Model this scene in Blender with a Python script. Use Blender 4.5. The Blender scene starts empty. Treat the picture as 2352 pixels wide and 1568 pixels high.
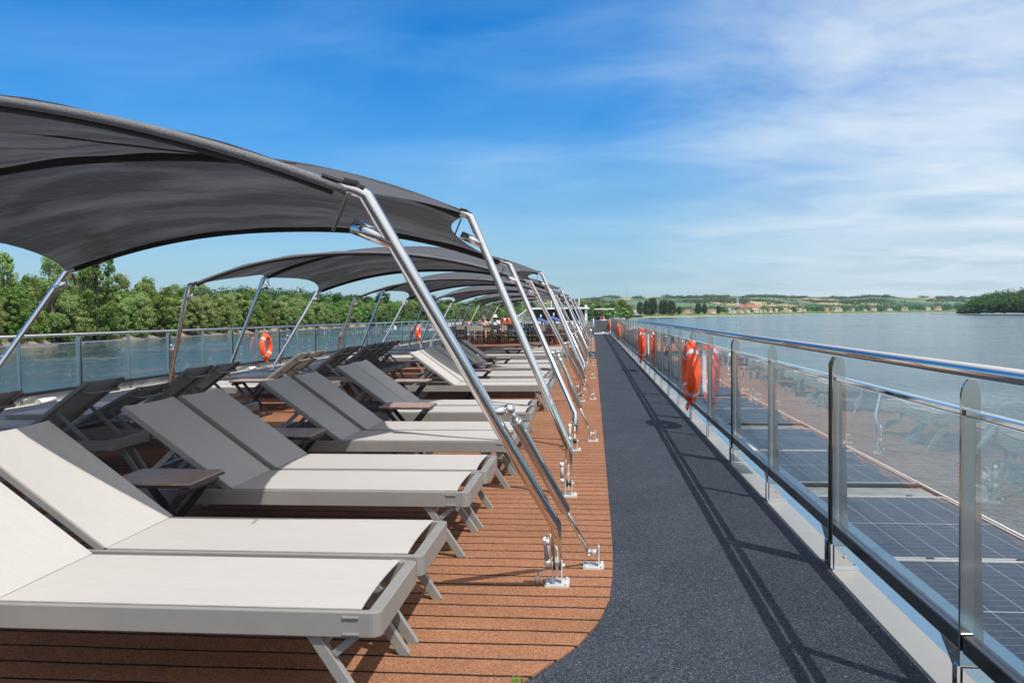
import bpy, bmesh, math, random
from mathutils import Vector, Matrix
random.seed(7)
sc = bpy.context.scene
COL = sc.collection
R = math.radians
# ------------------------------------------------------------------ camera
H = 1.35; FPX = 1920.0; PW, PCX, PCY = 2352.0, 1176.0, 784.0
rho = 0.0103
du, dv = (1361-PCX)/FPX, (PCY-723)/FPX
c_, s_ = math.cos(rho), math.sin(rho)
_a = du*c_+dv*s_; _b = -du*s_+dv*c_
pit = math.atan(_b); yaw = math.atan(_a*math.cos(pit))
sy, cy, sp, cp = math.sin(yaw), math.cos(yaw), math.sin(pit), math.cos(pit)
FWD = Vector((-sy*cp, cy*cp, -sp)); R0 = Vector((cy, sy, 0)); U0 = Vector((-sy*sp, cy*sp, cp))
IX = R0*c_-U0*s_; IY = R0*s_+U0*c_
cam_d = bpy.data.cameras.new('camera'); cam = bpy.data.objects.new('camera', cam_d); COL.objects.link(cam)
cam_d.sensor_width = 36; cam_d.lens = FPX/PW*36; cam_d.clip_start = 0.05; cam_d.clip_end = 30000
M = Matrix((IX, IY, -FWD)).transposed().to_4x4(); M.translation = Vector((0, 0, H)); cam.matrix_world = M
sc.camera = cam
def at(px, py, Y):
    d = FWD+IX*((px-PCX)/FPX)-IY*((py-PCY)/FPX); t = Y/d.y
    return Vector((d.x*t, Y, H+d.z*t))
# ------------------------------------------------------------------ sky and sun
SUN = Vector((.53, -.51, 1.17)).normalized()
w = bpy.data.worlds.new('World'); sc.world = w; w.use_nodes = True
nt = w.node_tree; N = nt.nodes; L = nt.links; N.clear()
def wn(t, **k):
    n = N.new(t)
    for a, b in k.items(): setattr(n, a, b)
    return n
out = wn('ShaderNodeOutputWorld'); bg = wn('ShaderNodeBackground'); L.new(bg.outputs[0], out.inputs[0])
sky = wn('ShaderNodeTexSky', sky_type='NISHITA', sun_disc=False)
sky.sun_elevation = math.asin(SUN.z); sky.sun_rotation = math.atan2(SUN.x, SUN.y)
sky.air_density = 1.0; sky.dust_density = 0.6; sky.ozone_density = 2.2; sky.altitude = 100
hs = wn('ShaderNodeHueSaturation'); hs.inputs['Saturation'].default_value = 1.22; hs.inputs['Value'].default_value = 1.0
L.new(sky.outputs[0], hs.inputs['Color'])
tc = wn('ShaderNodeTexCoord'); sx = wn('ShaderNodeSeparateXYZ'); L.new(tc.outputs['Generated'], sx.inputs[0])
def wm(op, a, b=None, clamp=False):
    n = wn('ShaderNodeMath', operation=op); n.use_clamp = clamp
    for i, v in enumerate((a, b)):
        if v is None: continue
        if isinstance(v, (int, float)): n.inputs[i].default_value = v
        else: L.new(v, n.inputs[i])
    return n.outputs[0]
zc = wm('MAXIMUM', sx.outputs[2], 0.0); zd = wm('ADD', zc, 0.12)
px_, py_ = wm('DIVIDE', sx.outputs[0], zd), wm('DIVIDE', sx.outputs[1], zd)
cv = wn('ShaderNodeCombineXYZ'); L.new(px_, cv.inputs[0]); L.new(py_, cv.inputs[1])
mp = wn('ShaderNodeMapping'); mp.inputs['Rotation'].default_value = (0, 0, R(-38)); mp.inputs['Scale'].default_value = (0.8, 1.25, 1); mp.inputs['Location'].default_value = (3.1, 1.4, 0)
L.new(cv.outputs[0], mp.inputs[0])
n1 = wn('ShaderNodeTexNoise'); n1.inputs['Scale'].default_value = 1.35; n1.inputs['Detail'].default_value = 9; n1.inputs['Roughness'].default_value = .6; n1.inputs['Distortion'].default_value = .45
L.new(mp.outputs[0], n1.inputs['Vector'])
n2 = wn('ShaderNodeTexNoise'); n2.inputs['Scale'].default_value = .55; n2.inputs['Detail'].default_value = 3
L.new(cv.outputs[0], n2.inputs['Vector'])
r1 = wn('ShaderNodeMapRange'); r1.inputs[1].default_value = .36; r1.inputs[2].default_value = .72; L.new(n1.outputs[0], r1.inputs[0])
r2 = wn('ShaderNodeMapRange'); r2.inputs[1].default_value = .32; r2.inputs[2].default_value = .58; L.new(n2.outputs[0], r2.inputs[0])
right = wn('ShaderNodeMapRange'); right.inputs[1].default_value = -.35; right.inputs[2].default_value = .45; right.inputs[3].default_value = .25; right.inputs[4].default_value = .72
L.new(sx.outputs[0], right.inputs[0])
cl = wm('MULTIPLY', r1.outputs[0], wm('ADD', wm('MULTIPLY', r2.outputs[0], .65), .35)); cl = wm('MULTIPLY', cl, right.outputs[0])
hz = wn('ShaderNodeMapRange'); hz.inputs[1].default_value = 0.0; hz.inputs[2].default_value = .24; hz.inputs[3].default_value = .5; hz.inputs[4].default_value = 0.0; hz.interpolation_type = 'SMOOTHERSTEP'
L.new(sx.outputs[2], hz.inputs[0])
mxh = wn('ShaderNodeMixRGB'); mxh.inputs[2].default_value = (3.0, 4.3, 5.6, 1); L.new(hz.outputs[0], mxh.inputs[0]); 
gr = wn('ShaderNodeMapRange'); gr.inputs[1].default_value = 0.02; gr.inputs[2].default_value = .32; L.new(sx.outputs[2], gr.inputs[0])
gn = wn('ShaderNodeMixRGB'); gn.inputs[1].default_value = (.76, 1.0, 1.12, 1); gn.inputs[2].default_value = (.08, .88, 1.42, 1); L.new(gr.outputs[0], gn.inputs[0])
gm = wn('ShaderNodeMixRGB', blend_type='MULTIPLY'); gm.inputs[0].default_value = 1; L.new(hs.outputs[0], gm.inputs[1]); L.new(gn.outputs[0], gm.inputs[2]); L.new(gm.outputs[0], mxh.inputs[1])
mxc = wn('ShaderNodeMixRGB'); cc_ = wn('ShaderNodeMixRGB'); cc_.inputs[1].default_value = (2.6, 6.2, 9.0, 1); cc_.inputs[2].default_value = (7.6, 8.2, 8.6, 1); L.new(wm('MULTIPLY', cl, 1.7, True), cc_.inputs[0]); L.new(cc_.outputs[0], mxc.inputs[2])
L.new(wm('MULTIPLY', cl, .8, True), mxc.inputs[0]); L.new(mxh.outputs[0], mxc.inputs[1])

d2 = wn('ShaderNodeVectorMath', operation='DOT_PRODUCT'); L.new(tc.outputs['Generated'], d2.inputs[0]); d2.inputs[1].default_value = Vector((.52, .84, .13)).normalized()
v2 = wn('ShaderNodeMapRange'); v2.interpolation_type = 'SMOOTHSTEP'; v2.inputs[1].default_value = .86; v2.inputs[2].default_value = 1.0; v2.inputs[4].default_value = .8; L.new(d2.outputs['Value'], v2.inputs[0])
r3 = wn('ShaderNodeMapRange'); r3.inputs[1].default_value = .30; r3.inputs[2].default_value = .62; r3.inputs[3].default_value = .35; L.new(n1.outputs[0], r3.inputs[0])
mx2 = wn('ShaderNodeMixRGB'); mx2.inputs[2].default_value = (7.4, 8.0, 8.5, 1); L.new(wm('MULTIPLY', v2.outputs[0], r3.outputs[0], True), mx2.inputs[0]); L.new(mxc.outputs[0], mx2.inputs[1])
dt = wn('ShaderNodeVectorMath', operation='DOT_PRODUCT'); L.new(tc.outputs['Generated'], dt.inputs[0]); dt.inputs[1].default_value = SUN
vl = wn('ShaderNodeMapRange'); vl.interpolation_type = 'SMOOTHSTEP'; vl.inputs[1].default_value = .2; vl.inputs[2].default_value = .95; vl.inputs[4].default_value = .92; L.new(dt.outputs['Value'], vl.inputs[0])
mxv = wn('ShaderNodeMixRGB'); mxv.inputs[2].default_value = (11.6, 11.2, 10.5, 1); L.new(vl.outputs[0], mxv.inputs[0]); L.new(mx2.outputs[0], mxv.inputs[1])  # white sky glow added around the sun, out of view, as neutral fill light
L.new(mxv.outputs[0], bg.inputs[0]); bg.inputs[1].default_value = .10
sun_d = bpy.data.lights.new('sun', 'SUN'); sun_d.energy = 4.7; sun_d.angle = R(.53); sun_d.color = (1, .95, .885)
sun = bpy.data.objects.new('sun', sun_d); COL.objects.link(sun); sun.rotation_euler = SUN.to_track_quat('Z', 'Y').to_euler()
sc.view_settings.view_transform = 'Standard'; sc.view_settings.look = 'None'; sc.view_settings.exposure = 0.2; sc.view_settings.gamma = 1
sc.render.engine = 'CYCLES'; sc.render.resolution_x = 1024; sc.render.resolution_y = 682
sc.cycles.max_bounces = 7; sc.cycles.transparent_max_bounces = 14; sc.cycles.volume_bounces = 0
# ------------------------------------------------------------------ materials
def mat(name, base=(.5, .5, .5), rough=.5, metal=0.0, spec=None):
    m = bpy.data.materials.new(name); m.use_nodes = True
    p = m.node_tree.nodes['Principled BSDF']
    p.inputs['Base Color'].default_value = (*base, 1); p.inputs['Roughness'].default_value = rough; p.inputs['Metallic'].default_value = metal
    if spec is not None: p.inputs['Specular IOR Level'].default_value = spec
    return m
class G:
    """tiny node graph helper"""
    def __init__(s, m): s.m = m; s.nt = m.node_tree; s.N = s.nt.nodes; s.L = s.nt.links; s.p = s.N.get('Principled BSDF'); s.o = s.N.get('Material Output')
    def n(s, t, ins=None, **k):
        n = s.N.new(t)
        for a, b in k.items(): setattr(n, a, b)
        for a, b in (ins or {}).items():
            if hasattr(b, 'is_output') or isinstance(b, bpy.types.NodeSocket): s.L.new(b, n.inputs[a])
            else: n.inputs[a].default_value = b
        return n
    def math(s, op, a, b=0.0, clamp=False):
        n = s.n('ShaderNodeMath', {0: a, 1: b}, operation=op); n.use_clamp = clamp; return n.outputs[0]
    def coord(s, kind='Object', scale=(1, 1, 1), rot=(0, 0, 0)):
        t = s.n('ShaderNodeTexCoord'); return s.n('ShaderNodeMapping', {'Vector': t.outputs[kind], 'Scale': scale, 'Rotation': rot}).outputs[0]
    def world(s): return s.n('ShaderNodeNewGeometry').outputs['Position']
    def noise(s, vec, scale, detail=4, rough=.55, dist=0): return s.n('ShaderNodeTexNoise', {'Vector': vec, 'Scale': scale, 'Detail': detail, 'Roughness': rough, 'Distortion': dist}).outputs[0]
    def ramp(s, fac, stops):
        n = s.n('ShaderNodeValToRGB', {0: fac}); e = n.color_ramp.elements
        while len(e) < len(stops): e.new(.5)
        for i, (p, c) in enumerate(stops): e[i].position = p; e[i].color = (*c, 1)
        return n.outputs[0]
    def mix(s, f, a, b, mode='MIX'): return s.n('ShaderNodeMixRGB', {0: f, 1: a, 2: b}, blend_type=mode).outputs[0]
    def rng(s, v, a, b, c=0.0, d=1.0): return s.n('ShaderNodeMapRange', {0: v, 1: a, 2: b, 3: c, 4: d}).outputs[0]
    def bump(s, h, strength=.3, dist=.01): s.L.new(s.n('ShaderNodeBump', {'Height': h, 'Strength': strength, 'Distance': dist}).outputs[0], s.p.inputs['Normal'])
    def base(s, c): s.L.new(c, s.p.inputs['Base Color'])
    def rough(s, c): s.L.new(c, s.p.inputs['Roughness'])
def varied(name, a, b, scale, rough=.5, metal=0.0, bump=0.0, detail=4, spec=None):
    m = mat(name, a, rough, metal, spec); g = G(m); nz = g.noise(g.coord(), scale, detail)
    g.base(g.ramp(nz, [(.35, a), (.65, b)]))
    if bump: g.bump(nz, bump, .01)
    return m
steel = mat('polished_steel', (.74, .73, .71), .1, 1); g = G(steel); g.rough(g.rng(g.noise(g.coord(), 9, 5), .3, .7, .035, .10))
brushed = mat('brushed_steel', (.62, .61, .59), .28, 1); g = G(brushed); g.rough(g.rng(g.noise(g.coord(), 2.5, 4), .3, .7, .22, .36))
galv = mat('cast_steel', (.58, .575, .55), .42, .3); g = G(galv); g.rough(g.rng(g.noise(g.coord(), 30, 4), .3, .7, .25, .5))
alu = varied('taupe_powder_coat', (.205, .198, .186), (.228, .22, .206), 5, .42)
post_steel = mat('post_steel', (.50, .50, .48), .1, 1)
dark_steel = mat('dark_bottom_rail', (.13, .13, .135), .18, .9)
rubber = mat('black_rubber', (.02, .02, .021), .6)
def sling_mat():
    m = mat('mesh_sling', (.66, .63, .585), .7); g = G(m)
    v = g.coord(); wv = g.noise(g.coord(scale=(1, 60, 1)), 14, 3)
    big = g.noise(v, 2.2, 3)
    g.base(g.mix(g.rng(wv, .35, .65), g.mix(big, (.50, .485, .465, 1), (.545, .53, .51, 1)), (.45, .437, .42, 1)))
    g.bump(g.noise(g.coord(scale=(.8, 3, 3)), 3.0, 3), .35, .012)
    tr = g.n('ShaderNodeBsdfTransparent', {'Color': (.95, .9, .85, 1)}); tl = g.n('ShaderNodeBsdfTranslucent', {'Color': (.6, .57, .52, 1)})
    a = g.n('ShaderNodeMixShader', {0: .12, 1: g.p.outputs[0], 2: tl.outputs[0]}); b = g.n('ShaderNodeMixShader', {0: .13, 1: a.outputs[0], 2: tr.outputs[0]})
    g.L.new(b.outputs[0], g.o.inputs[0]); return m
sling = sling_mat()
def canopy_mat():
    m = mat('charcoal_canopy_cloth', (.075, .076, .082), .75); g = G(m)
    v = g.coord(); fold = g.noise(g.coord(scale=(.55, 1.6, 1), rot=(0, 0, R(28))), 2.2, 5, .55, .6)
    thin = g.noise(g.coord(scale=(1.4, .35, 1), rot=(0, 0, R(-15))), 5, 4)
    fine = g.noise(g.coord(scale=(1, 25, 1)), 12, 3)
    g.base(g.mix(g.rng(fine, .3, .7), (.085, .085, .09, 1), (.112, .112, .118, 1)))
    h = g.math('ADD', fold, g.math('MULTIPLY', thin, .35)); g.bump(h, .7, .12)
    g.p.inputs['Sheen Weight'].default_value = .25; g.p.inputs['Sheen Roughness'].default_value = .5
    strk = g.noise(g.coord(scale=(.35, 1.1, 1), rot=(0, 0, R(40))), 2.0, 3, .5, .5)
    tl = g.n('ShaderNodeBsdfTranslucent', {'Color': g.ramp(strk, [(.40, (.024, .021, .020)), (.70, (.085, .085, .092))])})
    a = g.n('ShaderNodeMixShader', {0: .42, 1: g.p.outputs[0], 2: tl.outputs[0]})
    tr = g.n('ShaderNodeBsdfTransparent'); b = g.n('ShaderNodeMixShader', {0: .022, 1: a.outputs[0], 2: tr.outputs[0]})
    g.L.new(b.outputs[0], g.o.inputs[0]); return m
canopy_cloth = canopy_mat()
sleeve = varied('dark_sleeve_cloth', (.02, .02, .022), (.035, .035, .038), 40, .8, bump=.3)
hem = varied('woven_hem', (.085, .088, .094), (.15, .153, .162), 160, .6, bump=.5)
webbing = varied('black_webbing', (.02, .02, .022), (.05, .05, .055), 120, .6, bump=.4)
def carpet(name, c1, c2, spark, seams):
    m = mat(name, c1, .9, 0, .15); g = G(m); v = g.world()
    f1 = g.noise(v, 130, 3, .75); f2 = g.noise(v, 1.3, 6, .65); f3 = g.noise(v, 90, 2, .6)
    col = g.mix(g.rng(f1, .34, .66), (*c1, 1), (*c2, 1)); col = g.mix(g.math('MULTIPLY', g.rng(f3, .35, .65), .35), col, (c1[0]*.6, c1[1]*.6, c1[2]*.6, 1))
    col = g.mix(g.math('MULTIPLY', g.rng(f2, .3, .7), .42), col, (c1[0]*.7, c1[1]*.7, c1[2]*.7, 1))
    sp_ = g.rng(g.noise(v, 170, 1, .5), .66, .74); col = g.mix(g.math('MULTIPLY', sp_, .38), col, (*spark, 1))
    if seams:
        s = g.n('ShaderNodeSeparateXYZ', {0: v}); wob = g.noise(v, 1.7, 3); wob2 = g.noise(v, 40, 2)
        y = g.math('ADD', s.outputs[1], g.math('ADD', g.math('MULTIPLY', wob, .03), g.math('MULTIPLY', wob2, .008)))
        fr = g.math('FRACT', g.math('DIVIDE', y, .1505)); d = g.math('ABSOLUTE', g.math('SUBTRACT', fr, .5)); ln = g.rng(d, .036, .062, 1.0, 0.0)
        col = g.mix(ln, col, (.012, .010, .012, 1))
        h = g.math('SUBTRACT', g.math('MULTIPLY', f1, .5), g.math('MULTIPLY', ln, 2.0))
    else: h = f1
    g.base(col); g.bump(h, .55, .006); return m
brown_carpet = carpet('brown_loop_carpet', (.14, .060, .032), (.47, .228, .126), (.95, .75, .6), True)
black_carpet = carpet('black_loop_carpet', (.006, .010, .018), (.082, .096, .124), (.55, .6, .68), False)
turf_m = varied('green_turf', (.08, .20, .02), (.14, .30, .04), 60, .9, bump=.5)
deck_paint = varied('deck_paint', (.42, .41, .38), (.48, .47, .44), 6, .45)
gutter_m = mat('gutter_steel', (.27, .265, .24), .4, .2); g = G(gutter_m); g.rough(g.rng(g.noise(g.coord(), 5, 5), .3, .7, .25, .45))
bluestrip = mat('outer_margin_plate', (.16, .28, .38), .16, .6); g = G(bluestrip); g.rough(g.rng(g.noise(g.coord(), 8, 5), .3, .7, .12, .3))
hull_m = varied('white_hull', (.7, .7, .69), (.76, .76, .75), 3, .4)
white_m = varied('white_paint', (.72, .73, .73), (.8, .8, .8), 8, .4)
darkbrown = varied('dark_brown_frame', (.05, .026, .018), (.085, .045, .03), 20, .5)
tabledark = varied('table_leg_paint', (.022, .018, .02), (.035, .028, .03), 20, .45)
taupe_fab = varied('taupe_canvas', (.20, .18, .155), (.26, .235, .20), 60, .85, bump=.3)
navy = mat('navy_cover', (.01, .07, .30), .55); g = G(navy); g.base(g.mix(g.noise(g.coord(), 12, 3), (.006, .04, .16, 1), (.012, .08, .27, 1)))
red_m = mat('red_lamp', (.6, .02, .02), .4)
dkglass = mat('dark_window', (.012, .014, .018), .08)
wood_m = mat('wood_laminate', (.3, .2, .15), .45); g = G(wood_m)
wg = g.noise(g.coord(scale=(2, 26, 2)), 4, 6, .6, .4); g.base(g.ramp(wg, [(.3, (.17, .115, .09)), (.52, (.33, .235, .185)), (.7, (.40, .30, .245))]))
orange = mat('orange_buoy', (.86, .085, .015), .38); g = G(orange); g.base(g.mix(g.noise(g.coord(), 14, 4), (.80, .07, .012, 1), (.92, .11, .02, 1))); g.bump(g.noise(g.coord(), 30, 3), .15, .01)
silver_t = mat('reflective_tape', (.62, .64, .66), .35, .3)
white_pl = mat('white_plastic', (.78, .78, .77), .35)
grey_pl = mat('grey_plastic', (.35, .36, .37), .45)
cable_m = mat('grey_cable', (.30, .31, .32), .5)
label_m = mat('sticker', (.68, .72, .74), .4)
ink_m = mat('ink', (.03, .03, .04), .6)
def glass_mat():
    m = bpy.data.materials.new('railing_glass'); m.use_nodes = True; g = G(m); g.N.remove(g.p)
    fr = g.n('ShaderNodeFresnel', {'IOR': 1.5}).outputs[0]
    tr = g.n('ShaderNodeBsdfTransparent', {'Color': (.965, .98, .975, 1)}); gl = g.n('ShaderNodeBsdfGlossy', {'Color': (1, 1, 1, 1), 'Roughness': .01})
    bn = g.n('ShaderNodeBump', {'Height': g.noise(g.coord(), 1.3, 2), 'Strength': .28, 'Distance': .02}); g.L.new(bn.outputs[0], gl.inputs['Normal'])
    front = g.math('SUBTRACT', 1.0, g.n('ShaderNodeNewGeometry').outputs['Backfacing'])
    mx = g.n('ShaderNodeMixShader', {0: g.math('MULTIPLY', g.math('MULTIPLY', fr, 1.5, True), front, True), 1: tr.outputs[0], 2: gl.outputs[0]}); g.L.new(mx.outputs[0], g.o.inputs[0]); return m
glass = glass_mat()
def pv_mat():
    m = mat('solar_cells', (.012, .02, .06), .12); g = G(m); s = g.n('ShaderNodeSeparateXYZ', {0: g.coord()})
    def lines(v, per, wd):
        f = g.math('FRACT', g.math('DIVIDE', v, per)); return g.rng(g.math('ABSOLUTE', g.math('SUBTRACT', f, .5)), .5-wd/per, .5-wd/per*.4)
    a = lines(s.outputs[1], .083, .0022); b = lines(s.outputs[0], .166, .0035); c = lines(s.outputs[1], .83, .006)
    col = g.mix(g.noise(g.coord(), 3, 3), (.007, .010, .019, 1), (.012, .018, .034, 1))
    col = g.mix(g.math('MULTIPLY', a, .28), col, (.5, .55, .62, 1)); col = g.mix(g.math('MULTIPLY', b, .32), col, (.6, .66, .72, 1)); col = g.mix(g.math('MULTIPLY', c, .55), col, (.7, .75, .8, 1))
    g.base(col); g.rough(g.rng(g.noise(g.coord(), 4, 4), .3, .7, .12, .26)); return m
pv = pv_mat()
def water_mat():
    m = mat('river_water', (.05, .062, .052), .06); g = G(m); v = g.world()
    m.node_tree.nodes['Principled BSDF'].inputs['IOR'].default_value = 1.33
    dx = g.n('ShaderNodeMapping', {'Vector': v, 'Scale': (1, .55, 1), 'Rotation': (0, 0, R(12))}).outputs[0]
    a = g.noise(dx, 1.1, 5, .62); b = g.noise(dx, .16, 4, .6); sm_ = g.n('ShaderNodeMapping', {'Vector': v, 'Scale': (.35, 1, 1), 'Rotation': (0, 0, R(-6))}).outputs[0]; c = g.noise(sm_, .02, 6, .68, .8)
    h = g.math('ADD', g.math('MULTIPLY', a, .6), g.math('MULTIPLY', b, 1.5))
    st = g.rng(c, .38, .62, .22, 1.0)
    bn = g.n('ShaderNodeBump', {'Height': h, 'Distance': .6}); g.L.new(st, bn.inputs['Strength']); g.L.new(bn.outputs[0], g.p.inputs['Normal'])
    g.base(g.mix(g.rng(c, .3, .7), (.038, .070, .076, 1), (.062, .098, .108, 1))); g.rough(g.rng(c, .35, .68, .05, .16)); return m
water_m = water_mat()
def leaf_mat(name, a, b, c):
    m = bpy.data.materials.new(name); m.use_nodes = True; g = G(m); p = g.p; p.inputs['Roughness'].default_value = .7; p.inputs['Specular IOR Level'].default_value = .25
    oi = g.n('ShaderNodeObjectInfo'); v = g.coord()
    nz = g.noise(v, .55, 3); fz = g.noise(v, 5, 2)
    col = g.ramp(nz, [(.3, a), (.5, b), (.7, c)]); col = g.mix(g.math('MULTIPLY', fz, .45), col, (a[0]*.55, a[1]*.6, a[2]*.6, 1))
    hsv = g.n('ShaderNodeHueSaturation', {'Color': col}); g.L.new(g.rng(oi.outputs['Random'], 0, 1, .475, .53), hsv.inputs['Hue']); g.L.new(g.rng(oi.outputs['Random'], 0, 1, .8, 1.25), hsv.inputs['Value'])
    g.base(hsv.outputs[0]); tl = g.n('ShaderNodeBsdfTranslucent'); g.L.new(hsv.outputs[0], tl.inputs['Color'])
    mx = g.n('ShaderNodeMixShader', {0: .4, 1: p.outputs[0], 2: tl.outputs[0]}); g.L.new(mx.outputs[0], g.o.inputs[0]); return m
leaf_willow = leaf_mat('willow_leaves', (.13, .20, .055), (.25, .335, .105), (.38, .44, .19))
leaf_green = leaf_mat('green_leaves', (.085, .17, .032), (.16, .275, .06), (.23, .36, .095))
leaf_yellow = leaf_mat('yellow_green_leaves', (.09, .15, .02), (.19, .25, .04), (.28, .32, .07))
leaf_dark = leaf_mat('dark_leaves', (.032, .08, .025), (.065, .13, .038), (.10, .175, .052))
bark = varied('bark', (.10, .08, .06), (.18, .15, .12), 4, .9)
sand_m = varied('eroded_bank', (.20, .155, .11), (.38, .31, .23), .35, .95, bump=.6, detail=8)
# ------------------------------------------------------------------ mesh helpers
class MB:
    def __init__(s): s.v = []; s.f = []; s.sm = []
    def add(s, vs, fs, smooth=False):
        o = len(s.v); s.v += [tuple(x) for x in vs]; s.f += [tuple(i+o for i in f) for f in fs]; s.sm += [smooth]*len(fs) if isinstance(smooth, bool) else smooth; return s
    def box(s, x0, x1, y0, y1, z0, z1):
        return s.add([(x0, y0, z0), (x1, y0, z0), (x1, y1, z0), (x0, y1, z0), (x0, y0, z1), (x1, y0, z1), (x1, y1, z1), (x0, y1, z1)],
                     [(0, 3, 2, 1), (4, 5, 6, 7), (0, 1, 5, 4), (1, 2, 6, 5), (2, 3, 7, 6), (3, 0, 4, 7)])
    def bar(s, a, b, w, h, up=(0, 0, 1)):
        a, b = Vector(a), Vector(b); d = (b-a).normalized(); u = Vector(up)
        if abs(d.dot(u)) > .98: u = Vector((0, 1, 0))
        x = d.cross(u).normalized(); y = x.cross(d).normalized(); vs = []
        for p in (a, b):
            for i, j in ((-1, -1), (1, -1), (1, 1), (-1, 1)): vs.append(p+x*i*w/2+y*j*h/2)
        return s.add(vs, [(0, 1, 2, 3), (7, 6, 5, 4), (0, 4, 5, 1), (1, 5, 6, 2), (2, 6, 7, 3), (3, 7, 4, 0)])
    def tube(s, pts, r, n=12, caps=True, closed=False):
        pts = [Vector(p) for p in pts]; m = len(pts); rs = r if isinstance(r, (list, tuple)) else [r]*m
        T = []
        for i in range(m):
            a = pts[(i-1) % m] if (closed or i > 0) else pts[i]; b = pts[(i+1) % m] if (closed or i < m-1) else pts[i]
            T.append((b-a).normalized())
        u = T[0].orthogonal().normalized(); rings = []
        for i in range(m):
            u = (u-T[i]*u.dot(T[i])).normalized(); v = T[i].cross(u); k = 1.0
            if 0 < i < m-1:
                d1 = (pts[i]-pts[i-1]).normalized(); ang = d1.angle(T[i]); k = 1/max(math.cos(ang), .5); bend = (pts[i+1]-pts[i]).normalized()-d1
            ring = []
            for j in range(n):
                a = 2*math.pi*j/n; off = u*math.cos(a)*rs[i]+v*math.sin(a)*rs[i]
                if k > 1.001 and bend.length > 1e-5:
                    bn = (bend-T[i]*bend.dot(T[i])).normalized(); off += bn*off.dot(bn)*(k-1)
                ring.append(pts[i]+off)
            rings.append(ring)
        vs = [p for rg in rings for p in rg]; fs = []; sm = []
        for i in range(m if closed else m-1):
            for j in range(n):
                a = i*n+j; b = i*n+(j+1) % n; c = ((i+1) % m)*n+(j+1) % n; d = ((i+1) % m)*n+j; fs.append((a, b, c, d)); sm.append(True)
        if caps and not closed:
            fs.append(tuple(range(n-1, -1, -1))); sm.append(False); fs.append(tuple((m-1)*n+j for j in range(n))); sm.append(False)
        return s.add(vs, fs, sm)
    def sphere(s, c, r, nu=14, nv=9, sc_=(1, 1, 1)):
        vs = []; c = Vector(c)
        for i in range(nv+1):
            t = math.pi*i/nv
            for j in range(nu):
                a = 2*math.pi*j/nu; vs.append(c+Vector((math.sin(t)*math.cos(a)*r*sc_[0], math.sin(t)*math.sin(a)*r*sc_[1], math.cos(t)*r*sc_[2])))
        fs = [(i*nu+j, (i+1)*nu+j, (i+1)*nu+(j+1) % nu, i*nu+(j+1) % nu) for i in range(nv) for j in range(nu)]
        return s.add(vs, fs, True)
    def prism(s, poly, z0, z1):
        n = len(poly); vs = [(x, y, z0) for x, y in poly]+[(x, y, z1) for x, y in poly]
        return s.add(vs, [tuple(range(n-1, -1, -1)), tuple(range(n, 2*n))]+[(i, (i+1) % n, n+(i+1) % n, n+i) for i in range(n)])
    def xf(s, M): s.v = [tuple(M @ Vector(p)) for p in s.v]; return s
    def build(s, name, m, parent=None, bevel=0.0, loc=None):
        me = bpy.data.meshes.new(name); me.from_pydata(s.v, [], s.f)
        if bevel:
            bm = bmesh.new(); bm.from_mesh(me); bmesh.ops.remove_doubles(bm, verts=bm.verts, dist=1e-5); bmesh.ops.recalc_face_normals(bm, faces=bm.faces)
            ed = [e for e in bm.edges if len(e.link_faces) == 2 and e.calc_face_angle(0) > .6]
            bmesh.ops.bevel(bm, geom=ed, offset=bevel, segments=2, affect='EDGES', profile=.5, clamp_overlap=True); bm.to_mesh(me); bm.free()
        else: me.polygons.foreach_set('use_smooth', s.sm)
        me.materials.append(m); me.update(); o = bpy.data.objects.new(name, me); COL.objects.link(o)
        if parent: o.parent = parent
        if loc is not None: o.location = loc
        return o
def thing(name, label, cat, loc=(0, 0, 0), rz=0, group=None):
    o = bpy.data.objects.new(name, None); o.empty_display_size = .1; COL.objects.link(o); o.location = loc; o.rotation_euler = (0, 0, rz)
    o['label'] = label; o['category'] = cat
    if group: o['group'] = group
    return o
def tag(o, label, cat, group=None):
    o['label'] = label; o['category'] = cat
    if group: o['group'] = group
    return o
def struct(o, k='structure', label=None, cat=None):
    o['kind'] = k
    if label: o['label'] = label
    if cat: o['category'] = cat
    return o
KIDS = {}
def kids(o): return [c for c in bpy.data.objects if c.parent == o]
def dup(src, loc, rz=0, label=None, group=None, scale=None):
    if src.name not in KIDS:
        ks = kids(src); KIDS[src.name] = [(c, kids(c)) for c in ks]
    r = src.copy(); COL.objects.link(r); r.location = loc; r.rotation_euler = (0, 0, rz)
    if scale: r.scale = scale
    if label: r['label'] = label
    if group: r['group'] = group
    for c, gs in KIDS[src.name]:
        d = c.copy(); COL.objects.link(d); d.parent = r
        for q in gs:
            e = q.copy(); COL.objects.link(e); e.parent = d
    return r
ORD = ['first', 'second', 'third', 'fourth', 'fifth', 'sixth', 'seventh', 'eighth', 'ninth', 'tenth', 'eleventh', 'twelfth', 'thirteenth', 'fourteenth', 'fifteenth', 'sixteenth', 'seventeenth', 'eighteenth', 'nineteenth', 'twentieth', 'twenty-first', 'twenty-second', 'twenty-third', 'twenty-fourth', 'twenty-fifth', 'twenty-sixth', 'twenty-seventh', 'twenty-eighth']
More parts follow.
